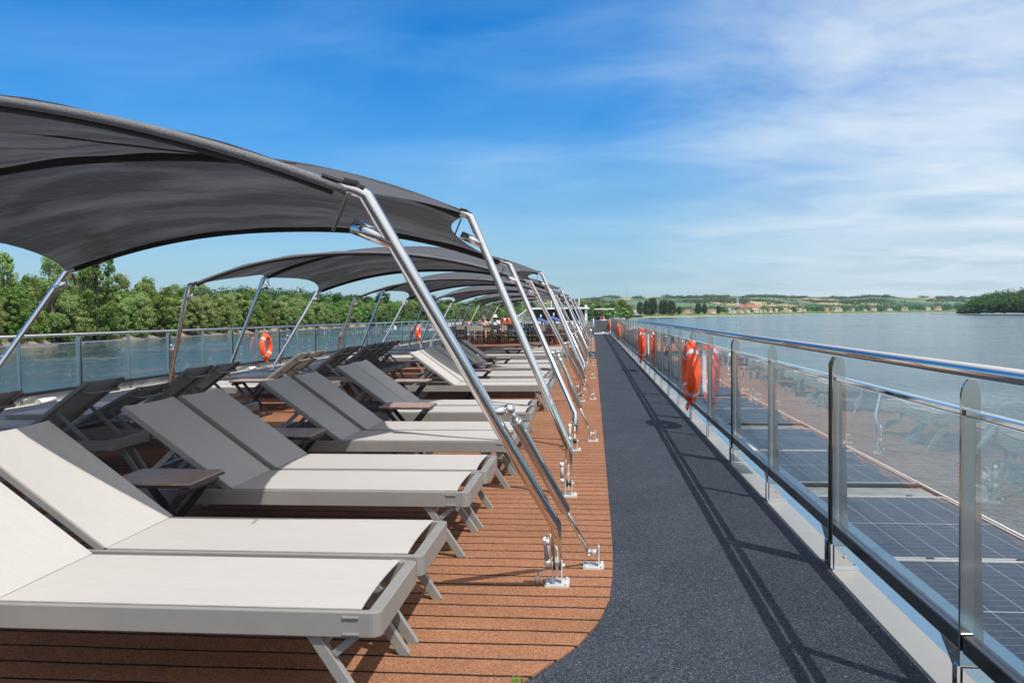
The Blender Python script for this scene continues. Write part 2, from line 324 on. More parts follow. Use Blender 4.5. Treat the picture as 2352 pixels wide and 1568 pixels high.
# ------------------------------------------------------------------ deck and carpets
XR, XL = 1.28, -9.12
WZ = -4.65
CXC = -3.5
mb = MB(); mb.box(XL-.5, 1.38, -45, 96, -.30, -.012); struct(mb.build('deck', deck_paint))
def rrect(x0, x1, y0, y1, r, n=6):
    P = []
    for cx, cy_, a0 in ((x1-r, y1-r, 0), (x0+r, y1-r, 90), (x0+r, y0+r, 180), (x1-r, y0+r, 270)):
        for i in range(n+1):
            a = R(a0+90*i/n); P.append((cx+r*math.cos(a), cy_+r*math.sin(a)))
    return P
mb = MB(); mb.box(-8.95, 1.235, -45, 95, -.010, -.004); struct(mb.build('walkway_carpet', black_carpet))
near = [(.108, 5.4), (.104, 4.73), (.092, 4.3), (.07, 3.95), (.02, 3.66), (-.065, 3.397), (-.131, 3.261), (-.194, 3.154), (-.252, 3.047), (-.40, 2.87), (-.62, 2.68), (-.9, 2.53), (-1.3, 2.4), (-1.8, 2.3), (-3.5, 2.2), (-6.9, 2.2)]
top = [(-6.9, 26.3), (-.25, 26.3)]+[(-.25+.36*math.sin(R(a)), 25.94+.36*math.cos(R(a))) for a in range(0, 91, 15)]
mb = MB(); mb.prism(list(reversed(near))+list(reversed(top)), -.002, .006); struct(mb.build('lounge_carpet', brown_carpet))
mb = MB(); mb.prism(rrect(-6.9, .11, -30, -3.0, .4), -.002, .006); struct(mb.build('aft_lounge_carpet', brown_carpet))
mb = MB(); mb.prism(rrect(-6.9, .11, 31.0, 50.5, .35), -.002, .006); struct(mb.build('dining_carpet', brown_carpet))
mb = MB(); mb.prism(rrect(-6.6, -.2, 51.5, 57.5, .3), .0, .02); struct(mb.build('artificial_lawn', turf_m))
tuft = MB()
for i in range(40):
    a = random.uniform(0, 6.28); x = -.285+random.uniform(-.02, .02); y = 3.02+random.uniform(-.012, .012); h = random.uniform(.015, .03)
    tuft.add([(x-.0015, y, .004), (x+.0015, y, .004), (x+.012*math.cos(a), y+.012*math.sin(a), .004+h)], [(0, 1, 2)])
struct(tuft.build('grass_tuft', turf_m), 'stuff', 'small tuft of green grass growing out of the carpet seam', 'grass')
# gutter, margin plate, hull
mb = MB(); mb.box(1.24, 1.382, -6, 60, -.02, -.003); struct(mb.build('deck_gutter', gutter_m))
mb = MB(); mb.box(1.412, 1.70, -6, 60, -.06, -.05); struct(mb.build('margin_plate', bluestrip))
mb = MB(); mb.box(1.70, 2.70, -6, 60, -.22, -.12); struct(mb.build('cabin_roof', deck_paint))
mb = MB(); hp = [(-10.2, -46), (2.735, -46), (2.735, 78), (1.2, 92), (-3.7, 100), (-8.6, 92), (-10.2, 78)]; mb.prism(hp, -6, -.30); struct(mb.build('ship_hull', hull_m))
mb = MB(); mb.box(2.70, 2.73, -7, 60, -.28, -.10); struct(mb.build('hull_edge_trim', rubber)); mb = MB(); mb.tube([(2.74, -7, -.10), (2.74, 60, -.10)], .008, 6); struct(mb.build('hull_edge_bead', white_m))
# ------------------------------------------------------------------ solar panels on the cabin roof
def solar():
    t = thing('solar_panel', 'x', 'solar panel', (0, 0, 0), 0, 'solar panels outside the railing')
    MB().box(0, .95, 0, 1.66, .004, .012).build('cell_sheet', pv, t)
    f = MB(); 
    for a in ((-.014, 0, -.014, 1.674), (.95, .964, -.014, 1.674), (0, .95, -.014, 0), (0, .95, 1.66, 1.674)): f.box(*a, -.02, .018)
    f.build('frame', galv, t)
    for x in (.2, .7): MB().box(x, x+.04, 1.676, 1.70, .0, .022).build('clamp', rubber, t)
    return t
sp0 = solar(); ys = []
y = -.9
while y < 58: ys += [y, y+1.715]; y += 3.93
for i, yy in enumerate(ys):
    o = sp0 if i == 0 else dup(sp0, (0, 0, 0)); o.location = (1.722, yy+.3, -.10)
    o['label'] = '%s solar panel from the camera end on the roof outside the right railing' % (ORD[i] if i < 28 else 'far')
seam_paint = varied('weathered_seam', (.20, .21, .20), (.30, .31, .29), 8, .4)
for i in range(15):
    yy = -.9+3.93*i-.22
    q = MB().box(1.71, 2.69, yy+.0, yy+.42, -.118, -.108); q.build('roof_seam', seam_paint); MB().box(1.71, 2.69, yy+.43, yy+.50, -.118, -.085).build('roof_seam', rubber); o = bpy.data.objects[-1] if False else None
for o in bpy.data.objects:
    if o.name.startswith('roof_seam'): struct(o)
# ------------------------------------------------------------------ railings
def post_mesh(out):
    """flat blade post: pointed top, tapering wider to the foot; plate lies across the deck; out = outboard direction"""
    prof = [(0, 0), (0, 1.065), (.005, 1.088), (.013, 1.105), (.024, 1.116), (.04, 1.116), (.051, 1.105), (.058, 1.088), (.063, 1.06), (.07, .5), (.085, 0)]
    vs = [(out*x, -.007, z) for x, z in prof]+[(out*x, .007, z) for x, z in prof]; n = len(prof)
    m_ = MB(); m_.add(vs, [tuple(range(n)), tuple(range(2*n-1, n-1, -1))]+[(i, i+n, (i+1) % n+n, (i+1) % n) for i in range(n)]); return m_
def bracket_mesh(out):
    m_ = MB(); m_.box(*sorted((out*-.012, out*.13)), -.05, .05, -.004, .006)
    m_.box(*sorted((out*.005, out*.105)), -.020, -.013, .006, .12); m_.box(*sorted((out*.005, out*.105)), .013, .020, .006, .12)
    m_.tube([(out*.06, -.036, .06), (out*.06, .036, .06)], .011, 8); m_.box(*sorted((out*-.014, out*-.004)), -.02, .02, -.002, .13)
    return m_
def railing(name, label, X, out, y0, y1, zb):
    t = thing(name, label, 'railing', (X, 0, zb))
    rail = MB(); rail.tube([(out*.03, y0, 1.148), (out*.03, (y0+y1)/2, 1.148), (out*.03, y1, 1.148)], .0245, 20); rail.build('handrail', steel, t)
    proto = {}
    def put(kind, mk, m, loc, bv=0):
        if kind not in proto:
            proto[kind] = mk().build(kind, m, t, bevel=bv); proto[kind].location = loc
        else:
            o = proto[kind].copy(); COL.objects.link(o); o.parent = t; o.location = loc
    k0 = int(math.floor((y0-4.56)/3.17)); k = k0
    while 4.56+3.17*k < y1:
        yk = 4.56+3.17*k
        for yy in (yk-.028, yk+.05, yk+1.605):
            if yy < y0 or yy > y1: continue
            put('post', lambda: post_mesh(out), post_steel, (0, yy, 0)); put('post_bracket', lambda: bracket_mesh(out), steel, (0, yy, 0))
        for a, b in ((yk+.06, yk+1.595), (yk+1.615, yk+3.135)):
            if a < y0-1 or b > y1+1: continue
            ln = b-a
            put('mid_rail', lambda: MB().box(*sorted((out*.008, out*.046)), 0, 1.53, .99, 1.015), steel, (0, a, 0), .006)
            put('glass_panel', lambda: MB().box(*sorted((out*.024, out*.032)), .03, 1.49, .235, .985), glass, (0, a, 0))
            put('gasket', lambda: MB().box(*sorted((out*.02, out*.036)), .008, .028, .235, .985), rubber, (0, a, 0))
            put('bottom_rail', lambda: MB().box(*sorted((out*.004, out*.05)), 0, 1.53, .172, .235), dark_steel, (0, a, 0), .005)
            put('gusset', lambda: MB().add([(out*.012, .01, .195), (out*.012, .22, .195), (out*.012, .01, .05), (out*.018, .01, .195), (out*.018, .22, .195), (out*.018, .01, .05)], [(0, 1, 2), (5, 4, 3), (0, 3, 4, 1), (1, 4, 5, 2), (2, 5, 3, 0)]), steel, (0, a, 0))
        k += 1
    return t
railing('deck_railing', 'polished steel and glass railing along the right side of the deck beside the black walkway', XR-.025, 1, -1.7, 59, 0.0)
railing('deck_railing', 'polished steel and glass railing along the left side of the deck behind the loungers', XL+.03, -1, 3, 59, -.05)
mb = MB(); mb.box(XL-.06, XL-.045, 3, 59, -.04, .19); tag(mb.build('kick_plate', brushed), 'long brushed steel kick plate running below the glass of the left railing', 'kick plate')
# deck lamps hung under the rails
def lamp_box(loc, label, rz=0):
    t = thing('deck_lamp', label, 'lamp', loc, rz, 'white tube lamps at the foot of the railings')
    b = MB(); b.tube([(0, -.20, 0), (0, .20, 0)], .048, 14); b.build('housing', white_pl, t); MB().tube([(0, -.215, 0), (0, -.20, 0)], .05, 14).build('end_cap', grey_pl, t); MB().tube([(0, .20, 0), (0, .215, 0)], .05, 14).build('end_cap', grey_pl, t)
lamp_box((1.36, 7.35, .15), 'white tube lamp under the bottom rail at the right railing')
lamp_box((-8.98, 12.95, .03), 'white tube lamp at the foot of the left railing, nearest the camera')
lamp_box((-8.98, 21.3, .03), 'white tube lamp at the foot of the left railing behind the raised backrests')
lamp_box((-8.98, 38.0, .03), 'white tube lamp at the foot of the left railing near the far lifebuoy')
# ------------------------------------------------------------------ lifebuoys
def lifebuoy():
    t = thing('lifebuoy', 'x', 'lifebuoy', (0, 0, 0), 0, 'orange lifebuoys hung on the railings')
    b = MB(); ns = 40; nr = 14; vs = []; fs = []
    for i in range(ns):
        a = 2*math.pi*i/ns
        for j in range(nr):
            p = 2*math.pi*j/nr; r = .283+.084*math.cos(p); vs.append((.074*math.sin(p), r*math.cos(a), r*math.sin(a)))
    fs = [(i*nr+j, i*nr+(j+1) % nr, ((i+1) % ns)*nr+(j+1) % nr, ((i+1) % ns)*nr+j) for i in range(ns) for j in range(nr)]
    b.add(vs, fs, True); b.build('ring', orange, t)
    for q in range(4):
        m_ = MB(); vs = []; n = 6
        for i in range(n+1):
            a = R(45+90*q-5+10*i/n)
            for j in range(nr):
                p = 2*math.pi*j/nr; r = .283+.0865*math.cos(p); vs.append((.0765*math.sin(p), r*math.cos(a), r*math.sin(a)))
        m_.add(vs, [(i*nr+j, i*nr+(j+1) % nr, (i+1)*nr+(j+1) % nr, (i+1)*nr+j) for i in range(n) for j in range(nr)], True); m_.build('reflective_band', silver_t, t)
    rp = MB(); pts = []
    for i in range(49):
        a = 2*math.pi*i/48; sag = .03*abs(math.sin(2*a)); r = .372+sag*.6; pts.append((.02*math.sin(6*a), r*math.cos(a), r*math.sin(a)))
    rp.tube(pts[:-1], .008, 6, closed=True); rp.tube([(-.03, .02, -.37), (-.05, .03, -.42), (-.04, .0, -.45), (-.03, -.03, -.42), (-.02, -.02, -.38)], .012, 6); rp.build('grab_line', orange, t)
    h = MB(); h.box(.055, .085, -.09, .09, -.24, .26); h.box(.03, .06, -.03, .03, .2, .37); h.build('holder', white_pl, t, bevel=.008)
    return t
lb0 = lifebuoy()
for i, (x, y, z, rz, lab) in enumerate([
    (1.16, 10.12, .66, 0, 'orange lifebuoy with silver bands, nearest on the right railing'),
    (1.16, 20.1, .645, 0, 'orange lifebuoy, second from the camera on the right railing'),
    (1.16, 38.1, .62, 0, 'orange lifebuoy, third from the camera on the right railing'),
    (1.16, 57.6, .6, 0, 'orange lifebuoy, farthest on the right railing beside the screened gate'),
    (-8.98, 22.3, .56, 3.14159, 'orange lifebuoy on the left railing between the slanted canopy poles'),
    (-8.98, 42.6, .50, 3.14159, 'orange lifebuoy on the left railing seen behind the big canopy pole'),
    (-8.98, 60.5, .62, 3.14159, 'orange lifebuoy on the left railing left of the woman with a phone'),
    ]):
    o = lb0 if i == 0 else dup(lb0, (0, 0, 0)); o.location = (x, y, z); o.rotation_euler = (0, 0, rz); o['label'] = lab
# ------------------------------------------------------------------ sun loungers
SEAM = mat('seam_thread', (.42, .40, .37), .8)
def bez(n, f): return [f(i/n) for i in range(n+1)]
def lounger(angle):
    t = thing('sun_lounger', 'x', 'sun lounger', (0, 0, 0), 0, 'sun loungers in two rows under the canopies')
    Lx, W, Z = 2.24, .60, .375; HX = -1.37
    def ring(x0, x1, y0, y1, r):
        return rrect(x0, x1, y0, y1, r, 5)
    o_ = ring(-Lx, 0, 0, W, .035); i_ = ring(-Lx+.045, -.045, .03, W-.03, .01); n = len(o_)
    vs = [(x, y, .29) for x, y in o_]+[(x, y, Z) for x, y in o_]+[(x, y, .29) for x, y in i_]+[(x, y, Z) for x, y in i_]; fs = []
    sm = []
    for k in range(n):
        q = (k+1) % n; fs += [(k, q, q+n, k+n), (q+2*n, k+2*n, k+3*n, q+3*n), (k+n, q+n, q+3*n, k+3*n), (q, k, k+2*n, q+2*n)]; sm += [True, False, False, False]
    fr = MB(); fr.add(vs, fs, sm)
    fr.box(-1.50, -1.46, .03, W-.03, .31, .345); fr.box(-.55, -.51, .03, W-.03, .30, .33); fr.box(-2.15, -1.55, .03, .038, .325, .34); fr.box(-2.15, -1.55, W-.038, W-.03, .325, .34)
    fr.build('frame', alu, t, bevel=.0035)
    # seat sling
    def slingmesh(x0, x1, zf, curve0=0, curve1=0, sag=.012, yo=.022):
        nx, ny = 14, 10; vs = []; fs = []
        for i in range(nx+1):
            for j in range(ny+1):
                u, v = i/nx, j/ny; c = 4*v*(1-v); xa = x0+curve0*c; xb = x1+curve1*c; x = xa+(xb-xa)*u; vs.append((x, yo+(W-2*yo)*v, zf(x)-sag*c*math.sin(math.pi*min(max(u, 0), 1))**.5))
        sm = []; k = len(vs); vs += [(x, y, z-.004) for x, y, z in vs]
        for i in range(nx):
            for j in range(ny):
                a = i*(ny+1)+j; fs.append((a, a+ny+1, a+ny+2, a+1)); fs.append((k+a, k+a+1, k+a+ny+2, k+a+ny+1)); sm += [True, True]
        def rim(idx):
            for p, q in zip(idx, idx[1:]):
                b = len(vs); vs.extend([vs[p], vs[q], vs[q+k], vs[p+k]]); fs.append((b, b+1, b+2, b+3)); sm.append(False)
        rim([i*(ny+1) for i in range(nx+1)]); rim([i*(ny+1)+ny for i in range(nx, -1, -1)]); rim(list(range(ny, -1, -1))); rim([nx*(ny+1)+j for j in range(ny+1)])
        m_ = MB(); m_.add(vs, fs, sm); return m_
    slingmesh(HX, -.068, lambda x: Z+.006, 0, -.010, .008).build('seat_sling', sling, t)
    hem_m = SEAM
    for y in (.046, W-.046): MB().box(HX+.01, -.095, y-.0016, y+.0016, Z+.003, Z+.0052).build('seam', hem_m, t)
    MB().box(-.118, -.115, .06, W-.06, Z-.004, Z+.0025).build('seam', hem_m, t)
    # backrest, built flat along -x from the hinge then rotated
    BL = .80; Mx = Matrix.Translation((HX, 0, Z)) @ Matrix.Rotation(angle, 4, 'Y') @ Matrix.Translation((-HX, 0, -Z))
    bf = MB()
    for y in (.012, W-.042): bf.box(HX-BL, HX-.01, y, y+.03, Z-.028, Z+.004)
    bf.box(HX-.06, HX-.03, .04, W-.04, Z-.028, Z-.008); bf.xf(Mx).build('back_frame', alu, t, bevel=.003)
    sm_ = slingmesh(HX-BL+.004, HX-.004, lambda x: Z+.008, .012, 0, .02, .016); sm_.xf(Mx); sm_.build('back_sling', sling, t)
    for y in (.040, W-.040): MB().box(HX-BL+.02, HX-.02, y-.0016, y+.0016, Z+.0035, Z+.0060).xf(Mx).build('seam', hem_m, t)
    hd = MB(); hd.tube([(HX-BL+.10, .045, Z-.03), (HX-BL+.07, .09, Z-.075), (HX-BL+.07, W-.09, Z-.075), (HX-BL+.10, W-.045, Z-.03)], .011, 8); hd.xf(Mx).build('handle', alu, t)
    if angle > .1:
        pr = MB(); a = Mx @ Vector((HX-.42, .07, Z-.03)); b = Mx @ Vector((HX-.42, W-.07, Z-.03))
        for q in (a, b): pr.bar(q, (-2.02, q.y, .33), .014, .03)
        pr.tube([(-2.02, .05, .325), (-2.02, W-.05, .325)], .012, 8); pr.bar((-2.0, .07, .325), (-1.62, .07, .315), .012, .02); pr.bar((-2.0, W-.07, .325), (-1.62, W-.07, .315), .012, .02)
        pr.build('back_prop', alu, t)
    for y in (.032, W-.032):
        for x1, x0 in ((-.245, -.045), (-1.93, -2.13)):
            lg = MB(); lg.bar((x1, y, .30), (x0, y, .0), .032, .040, up=(0, 0, 1)); d = 1 if x0 > x1 else -1
            lg.bar((x1+d*.165, y, .295), (x1+d*.078, y, .222), .02, .026)
            lg.build('leg', alu, t, bevel=.003)
        s = -1 if y < .3 else 1; yy = 0 if y < .3 else W
        for x in (-.10, -2.14):
            for z in (.358, .302): MB().box(x-.028, x+.028, *sorted((yy, yy+s*.006)), z-.0045, z+.0045).build('bumper', alu, t, bevel=.002)
    MB().box(-.225, -.205, .05, W-.05, .235, .26).build('cross_bar', alu, t); MB().box(-1.97, -1.95, .05, W-.05, .235, .26).build('cross_bar', alu, t)
    return t
LP = {}
def place_lounger(x, y, rz, ang, label):
    if ang not in LP: LP[ang] = lounger(ang); o = LP[ang]; KIDS.pop(o.name, None)
    else: o = dup(LP[ang], (0, 0, 0))
    o.location = (x, y, 0); o.rotation_euler = (0, 0, rz); o['label'] = label
UP = R(36.4); LOW = R(27.5)
right_row = [(-.705, 2.673, UP), (-.695, 3.325, UP), (-.69, 4.56, UP), (-.67, 5.195, UP), (-.62, 6.42, UP), (-.58, 7.03, UP), (-.61, 8.34, UP), (-.645, 9.02, UP),
             (-.57, 11.62, UP), (-.58, 12.32, UP), (-.71, 13.38, UP), (-.70, 14.03, UP), (-.70, 15.45, UP), (-.70, 16.1, UP), (-.72, 17.2, UP), (-.75, 17.85, 0.0), (-.75, 20.4, 0.0),
             (-.78, 21.95, 0.0), (-.78, 22.6, 0.0), (-.8, 23.7, 0.0), (-.8, 24.35, 0.0), (-.82, 25.3, 0.0)]
for i, (x, y, a) in enumerate(right_row):
    place_lounger(x, y, 0, a, '%s sun lounger from the camera in the right row, %s' % (ORD[i], 'lying flat' if a == 0 else 'pale sling with backrest raised'))
left_row = [(-6.11, 5.06, UP), (-6.11, 6.38, UP), (-6.11, 7.05, LOW), (-6.11, 8.12, UP), (-6.11, 8.8, UP), (-6.12, 11.35, UP), (-6.12, 11.98, UP), (-6.12, 13.36, UP), (-6.12, 13.97, UP),
            (-6.12, 15.02, UP), (-6.12, 15.63, UP), (-6.12, 16.3, UP), (-6.12, 17.0, UP), (-6.15, 19.6, 0.0), (-6.15, 20.3, 0.0), (-6.15, 22.2, 0.0), (-6.15, 22.9, 0.0), (-6.15, 24.6, 0.0)]
for i, (x, y, a) in enumerate(left_row):
    place_lounger(x, y+.60, math.pi, a, '%s sun lounger from the camera in the left row, %s' % (ORD[i], 'lying flat' if a == 0 else ('backrest raised less than its neighbours' if a == LOW else 'seen from behind its raised backrest')))
# ------------------------------------------------------------------ side tables
def side_table():
    t = thing('side_table', 'x', 'side table', (0, 0, 0), 0, 'folding side tables between the loungers')
    tp = MB(); tp.box(-.24, .24, 0, .40, .488, .50); tp.build('table_top', wood_m, t, bevel=.002)
    ed = MB(); ed.box(-.243, .243, -.003, .403, .474, .487); ed.build('edge_board', tabledark, t)
    for x in (-.19, .19): MB().tube([(x, .0, .452), (x, .40, .452)], .021, 10).build('support_tube', tabledark, t)
    for y in (.075, .325):
        for s in (-1, 1):
            lg = MB(); lg.bar((s*.17, y+s*.012, .445), (-s*.18, y+s*.012, .012), .018, .036); lg.build('leg', tabledark, t)
    for x in (-.19, .19): MB().box(x-.018, x+.018, 0, .40, .008, .034).build('foot_bar', tabledark, t, bevel=.003)
    return t
tb0 = side_table()
tabs = [(-2.31, 4.10, 'right row, nearest the camera'), (-2.27, 5.83, 'right row, second from the camera'), (-1.78, 7.72, 'right row, third from the camera'), (-2.42, 10.8, 'right row, fourth from the camera, in front of the white backrest'), (-1.84, 12.95, 'right row, fifth from the camera'),
        (-2.05, 14.72, 'right row, sixth from the camera'), (-1.9, 16.74, 'right row, seventh from the camera'), (-2.05, 21.3, 'right row, in front of the far flat loungers'), (-1.95, 23.25, 'right row, between the far flat loungers'), (-1.75, 25.0, 'right row, second from the far end'), (-1.75, 26.0, 'right row, farthest of all'),
        (-4.69, 10.93, 'left row, standing clear before the light backrest'), (-4.8, 18.3, 'left row, behind the four raised backrests')]
for i, (x, y, lab) in enumerate(tabs):
    o = tb0 if i == 0 else dup(tb0, (0, 0, 0)); o.location = (x, y, 0.004); o['label'] = 'wood topped side table, '+lab
# ------------------------------------------------------------------ canopies
def arch_r(dx):
    """radius above the hinge line for lateral offset dx from the centre line"""
    q = min(abs(dx)/2.6, 1.0); return 2.10+.53*(1-q**2.25)
def canopy():
    t = thing('shade_canopy', 'x', 'shade canopy', (0, 0, 0), 0, 'charcoal fabric canopies over the loungers')
    hinge = [(-2.05, -.475), (0.0, 0.0), (2.10, .475)]      # foot y, lean (dy per unit z)
    def P(k, dx, r, off=0.0):
        y0, ln = hinge[k]; n = math.sqrt(1+ln*ln); z = .09+(r-.09)/n
        return Vector((dx, y0+ln*z, z))
    mx = 2.6
    cloth = MB(); NU, NV = 40, 12; scal = .36
    sc_r = {0: .97, 1: 1.0, 2: 1.005}
    def row(k, hw): return [P(k, mx*hw*(-1+2*i/NU), arch_r(mx*hw*(-1+2*i/NU))*sc_r[k]) for i in range(NU+1)]
    for k in (0, 1):
        vs = []; fs = []
        for j in range(NV+1):
            tt = j/NV; b = 4*tt*(1-tt); hw = 1-scal/2.6*b; A, B = row(k, hw), row(k+1, hw)
            for i in range(NU+1):
                p = A[i].lerp(B[i], tt); u = abs(-1+2*i/NU); e = max(0, (u-.55)/.45); p.z -= .075*b*(1-.5*u)+.02*b*e
                ph = i/NU*19+tt*2.2+k*1.3; p.z += .012*b*math.sin(ph)*(1-.4*u)+.006*math.sin(ph*2.3+tt*5)
                vs.append(p)
        for j in range(NV):
            for i in range(NU): a = j*(NU+1)+i; fs.append((a, a+1, a+NU+2, a+NU+1))
        cloth.add(vs, fs, True)
    cloth.build('canopy_cloth', canopy_cloth, t)
    for k in (0, 2):
        hm = MB(); hm.tube([p+Vector((0, (-.004 if k == 0 else .004), -.022)) for p in row(k, .975)], .0195, 12); hm.build('hem', hem, t)
    slv = MB(); slv.tube([P(1, mx*.97*(-1+2*i/NU), arch_r(mx*.97*(-1+2*i/NU))-.026) for i in range(NU+1)], .034, 8); slv.build('sleeve', sleeve, t)
    for k in (0, 2):
        sl2 = MB(); o = .035 if k == 0 else -.035; sl2.tube([P(k, mx*.95*(-1+2*i/NU), arch_r(mx*.95*(-1+2*i/NU))*sc_r[k]-(.050 if k == 0 else .03))+Vector((0, (.008 if k == 0 else o), 0)) for i in range(NU+1)], (.015 if k == 0 else .03), 8); sl2.build('sleeve', sleeve, t)
    seam = MB()
    for y0, y1 in ((.05, .95),):
        pts = []
        for j in range(9):
            tt = y0+(y1-y0)*j/8; A, B = P(0, -.1+1.5*tt, arch_r(-.1+1.5*tt)*.97+.02), P(1, -.1+1.5*tt, arch_r(-.1+1.5*tt)+.02); p = A.lerp(B, tt); p.z -= .075*4*tt*(1-tt)+.012; pts.append(p)
        seam.tube(pts, .006, 5)
    seam.build('seam_cord', sleeve, t)
    for k in range(3):
        a = MB(); rk = sc_r[k]
        pts = [P(k, 3.315, .16), P(k, 3.315, .375), P(k, 2.60, 2.09*rk), P(k, 2.57, 2.105*rk)]
        m_ = []
        for i in range(1, 24): dx = 2.6-5.2*i/24; m_.append(P(k, dx, arch_r(dx)*rk-.022))
        first = P(k, 2.42, arch_r(2.42)*rk-.02)
        full = pts[:]+[first]+m_[1:-1]+[Vector((-first.x, first.y, first.z))]+[Vector((-p.x, p.y, p.z)) for p in reversed(pts)]
        a.tube(full, [.0265, .028, .030, .030]+[.0165]*(len(full)-8)+[.030, .030, .028, .0265], 14); ar = a.build('arch_pole', steel, t)
        for s in (-1, 1):
            st = MB(); b0 = P(k, 2.69, 1.88*rk); b1 = P(k, 2.53, 1.955*rk)
            for p in (b0, b1): p.x *= s
            st.tube([b0, b1], .031, 14); st.build('stub_tube', steel, ar)
            # hinge bracket
            y0, ln = hinge[k]; br = MB(); x = s*3.315
            br.box(x-.06, x+.06, y0-.062, y0+.062, .006, .016)
            for q in (-.026, .020): br.box(x+q, x+q+.006, y0-.024, y0+.024, .016, .122)
            br.tube([(x-.038, y0, .10), (x+.038, y0, .10)], .009, 8)
            for q in (-.046, .046):
                for w_ in (-.046, .046): br.tube([(x+q, y0+w_, .016), (x+q, y0+w_, .026)], .009, 6)
            bk = br.build('hinge_bracket', galv, t)
            rb = MB(); rb.tube([(x-.019, y0, .10), (x+.019, y0, .10)], .024, 10); rb.build('bushing', rubber, bk)
            tg = MB(); p0 = P(k, 3.315, .055); p1 = P(k, 3.315, .24); tg.bar((s*p0.x, p0.y-.0, p0.z), (s*p1.x, p1.y-.012, p1.z), .012, .036, up=(0, 1, 0)); tg.build('pivot_tongue', galv, ar)
            # webbing strap with buckle
            sp_ = MB(); c0 = P(k, 2.605, 2.10*rk+.016); c1 = P(k, 2.53, arch_r(2.53)*rk+.006); c2 = P(k, 2.44, arch_r(2.44)*rk+.004)
            for p in (c0, c1, c2): p.x *= s
            sp_.bar(c0, c1, .045, .012); sp_.bar(c1, c2, .045, .010); e = c1+Vector((s*.0, 0, -.06)); sp_.bar(e, e+Vector((-s*.05, -.02, -.13)), .006, .03, up=(0, 1, 0)); sp_.build('strap', webbing, t)
            bu = MB(); dr = (c1-c0).normalized(); mid = c0.lerp(c1, .7)+Vector((0, 0, .010)); bu.bar(mid-dr*.028, mid+dr*.028, .054, .014); bu.build('buckle', rubber, t)
            # cable gland box on the lower pole
            bx = s*3.315-.05; yb = lambda z: y0+ln*(z-.09)
            cb = MB(); cb.tube([(bx, yb(.135), .135), (bx, yb(.225), .225)], .0135, 10); gb = cb.build('connector', grey_pl, t)
            cc = MB(); cc.tube([(bx, yb(.225), .225), (bx, yb(.255), .255)], .0155, 8); cc.build('connector_cap', white_pl, gb)
            cc = MB(); cc.tube([(bx, yb(.11), .11), (bx, yb(.135), .135)], .0155, 8); cc.build('connector_cap', white_pl, gb)
            cl_ = MB(); cl_.tube([(bx, yb(.11), .11), (bx, yb(.085), .085), (bx-.03, y0, .07), (bx-.045, y0, .065), (bx-.05, y0, .03)], .0045, 6); cl_.build('cable', cable_m, gb)
            cl_ = MB(); cl_.tube([(bx, yb(.25), .25), (bx+.008, yb(.275), .275), (bx+.03, yb(.28), .28)], .0045, 6); cl_.build('cable', cable_m, gb)
            gl_ = MB(); gl_.tube([(bx-.05, y0, .006), (bx-.05, y0, .045)], .010, 10); gl_.build('cable_gland', galv, gb)
            if k != 1:
                up = P(k, 3.035, 1.03*rk); sd = -1 if k == 0 else 1
                ball = Vector((3.125, up.y+.0, up.z+.02)); foot = Vector((3.47, y0+.30, .085))
                if k == 2: foot = Vector((3.47, y0+.62, .085)); ball = Vector((3.125, up.y, up.z+.02))
                up.x *= s; ball.x *= s; foot.x *= s
                j = MB(); j.tube([up, up.lerp(ball, .8)], .021, 12); j.tube([up.lerp(ball, .8), ball], .012, 8); j.sphere(ball, .026); jo = j.build('strut_joint', steel, t)
                ds = (foot-ball).normalized(); ln2 = (foot-ball).length
                gs = MB(); gs.tube([ball+ds*.02, ball+ds*.09], .015, 10); gs.tube([ball+ds*.075, ball+ds*.09, ball+ds*(ln2*.66), ball+ds*(ln2*.665+.012)], [.026, .0275, .0275, .021], 18); go = gs.build('gas_strut', brushed, t)
                rd = MB(); rd.tube([ball+ds*(ln2*.66), ball+ds*(ln2-.03)], .012, 12); rd.sphere(foot, .02); rd.build('strut_rod', steel, go)
                if s == 1:
                    sk = MB(); a0 = ball+ds*.16; a1 = ball+ds*.40; sk.bar(a0+Vector((.006, -.0245, .006)), a1+Vector((.006, -.0245, .006)), .034, .004, up=(0, 1, 0)); so = sk.build('sticker', label_m, go)
                    ik = MB()
                    for q in range(7): c = a0.lerp(a1, .12+.11*q); ik.bar(c+Vector((.006, -.0275, .006)), c+ds*.008+Vector((.006, -.0275, .006)), .012+.004*(q % 3), .002, up=(0, 1, 0))
                    ik.build('print', ink_m, go)
                fb = MB(); fx = foot.x; fy = foot.y; fb.box(fx+s*.025-.055, fx+s*.025+.055, fy-.055, fy+.055, .006, .015)
                fb.box(*sorted((fx+s*.05, fx+s*.058)), fy-.025, fy+.025, .015, .118); fb.tube([(fx+s*.012, fy, .085), (fx+s*.05, fy, .085)], .015, 10)
                for q in (-.04, .04):
                    for q2 in (-.016, .07): fb.tube([(fx+s*q2, fy+q, .015), (fx+s*q2, fy+q, .024)], .009, 6)
                fb.build('strut_bracket', galv, t)
    return t
cn0 = canopy()
for i in range(6):
    o = cn0 if i == 0 else dup(cn0, (0, 0, 0)); o.location = (CXC, 6.2+8.9*i, 0)
    o['label'] = ['charcoal fabric canopy nearest the camera, filling the upper left on big steel poles', 'second charcoal canopy from the camera, framed behind the big near pole', 'third charcoal canopy from the camera', 'fourth charcoal canopy from the camera', 'fifth charcoal canopy from the camera', 'sixth and farthest charcoal canopy, above the seated couple'][i]
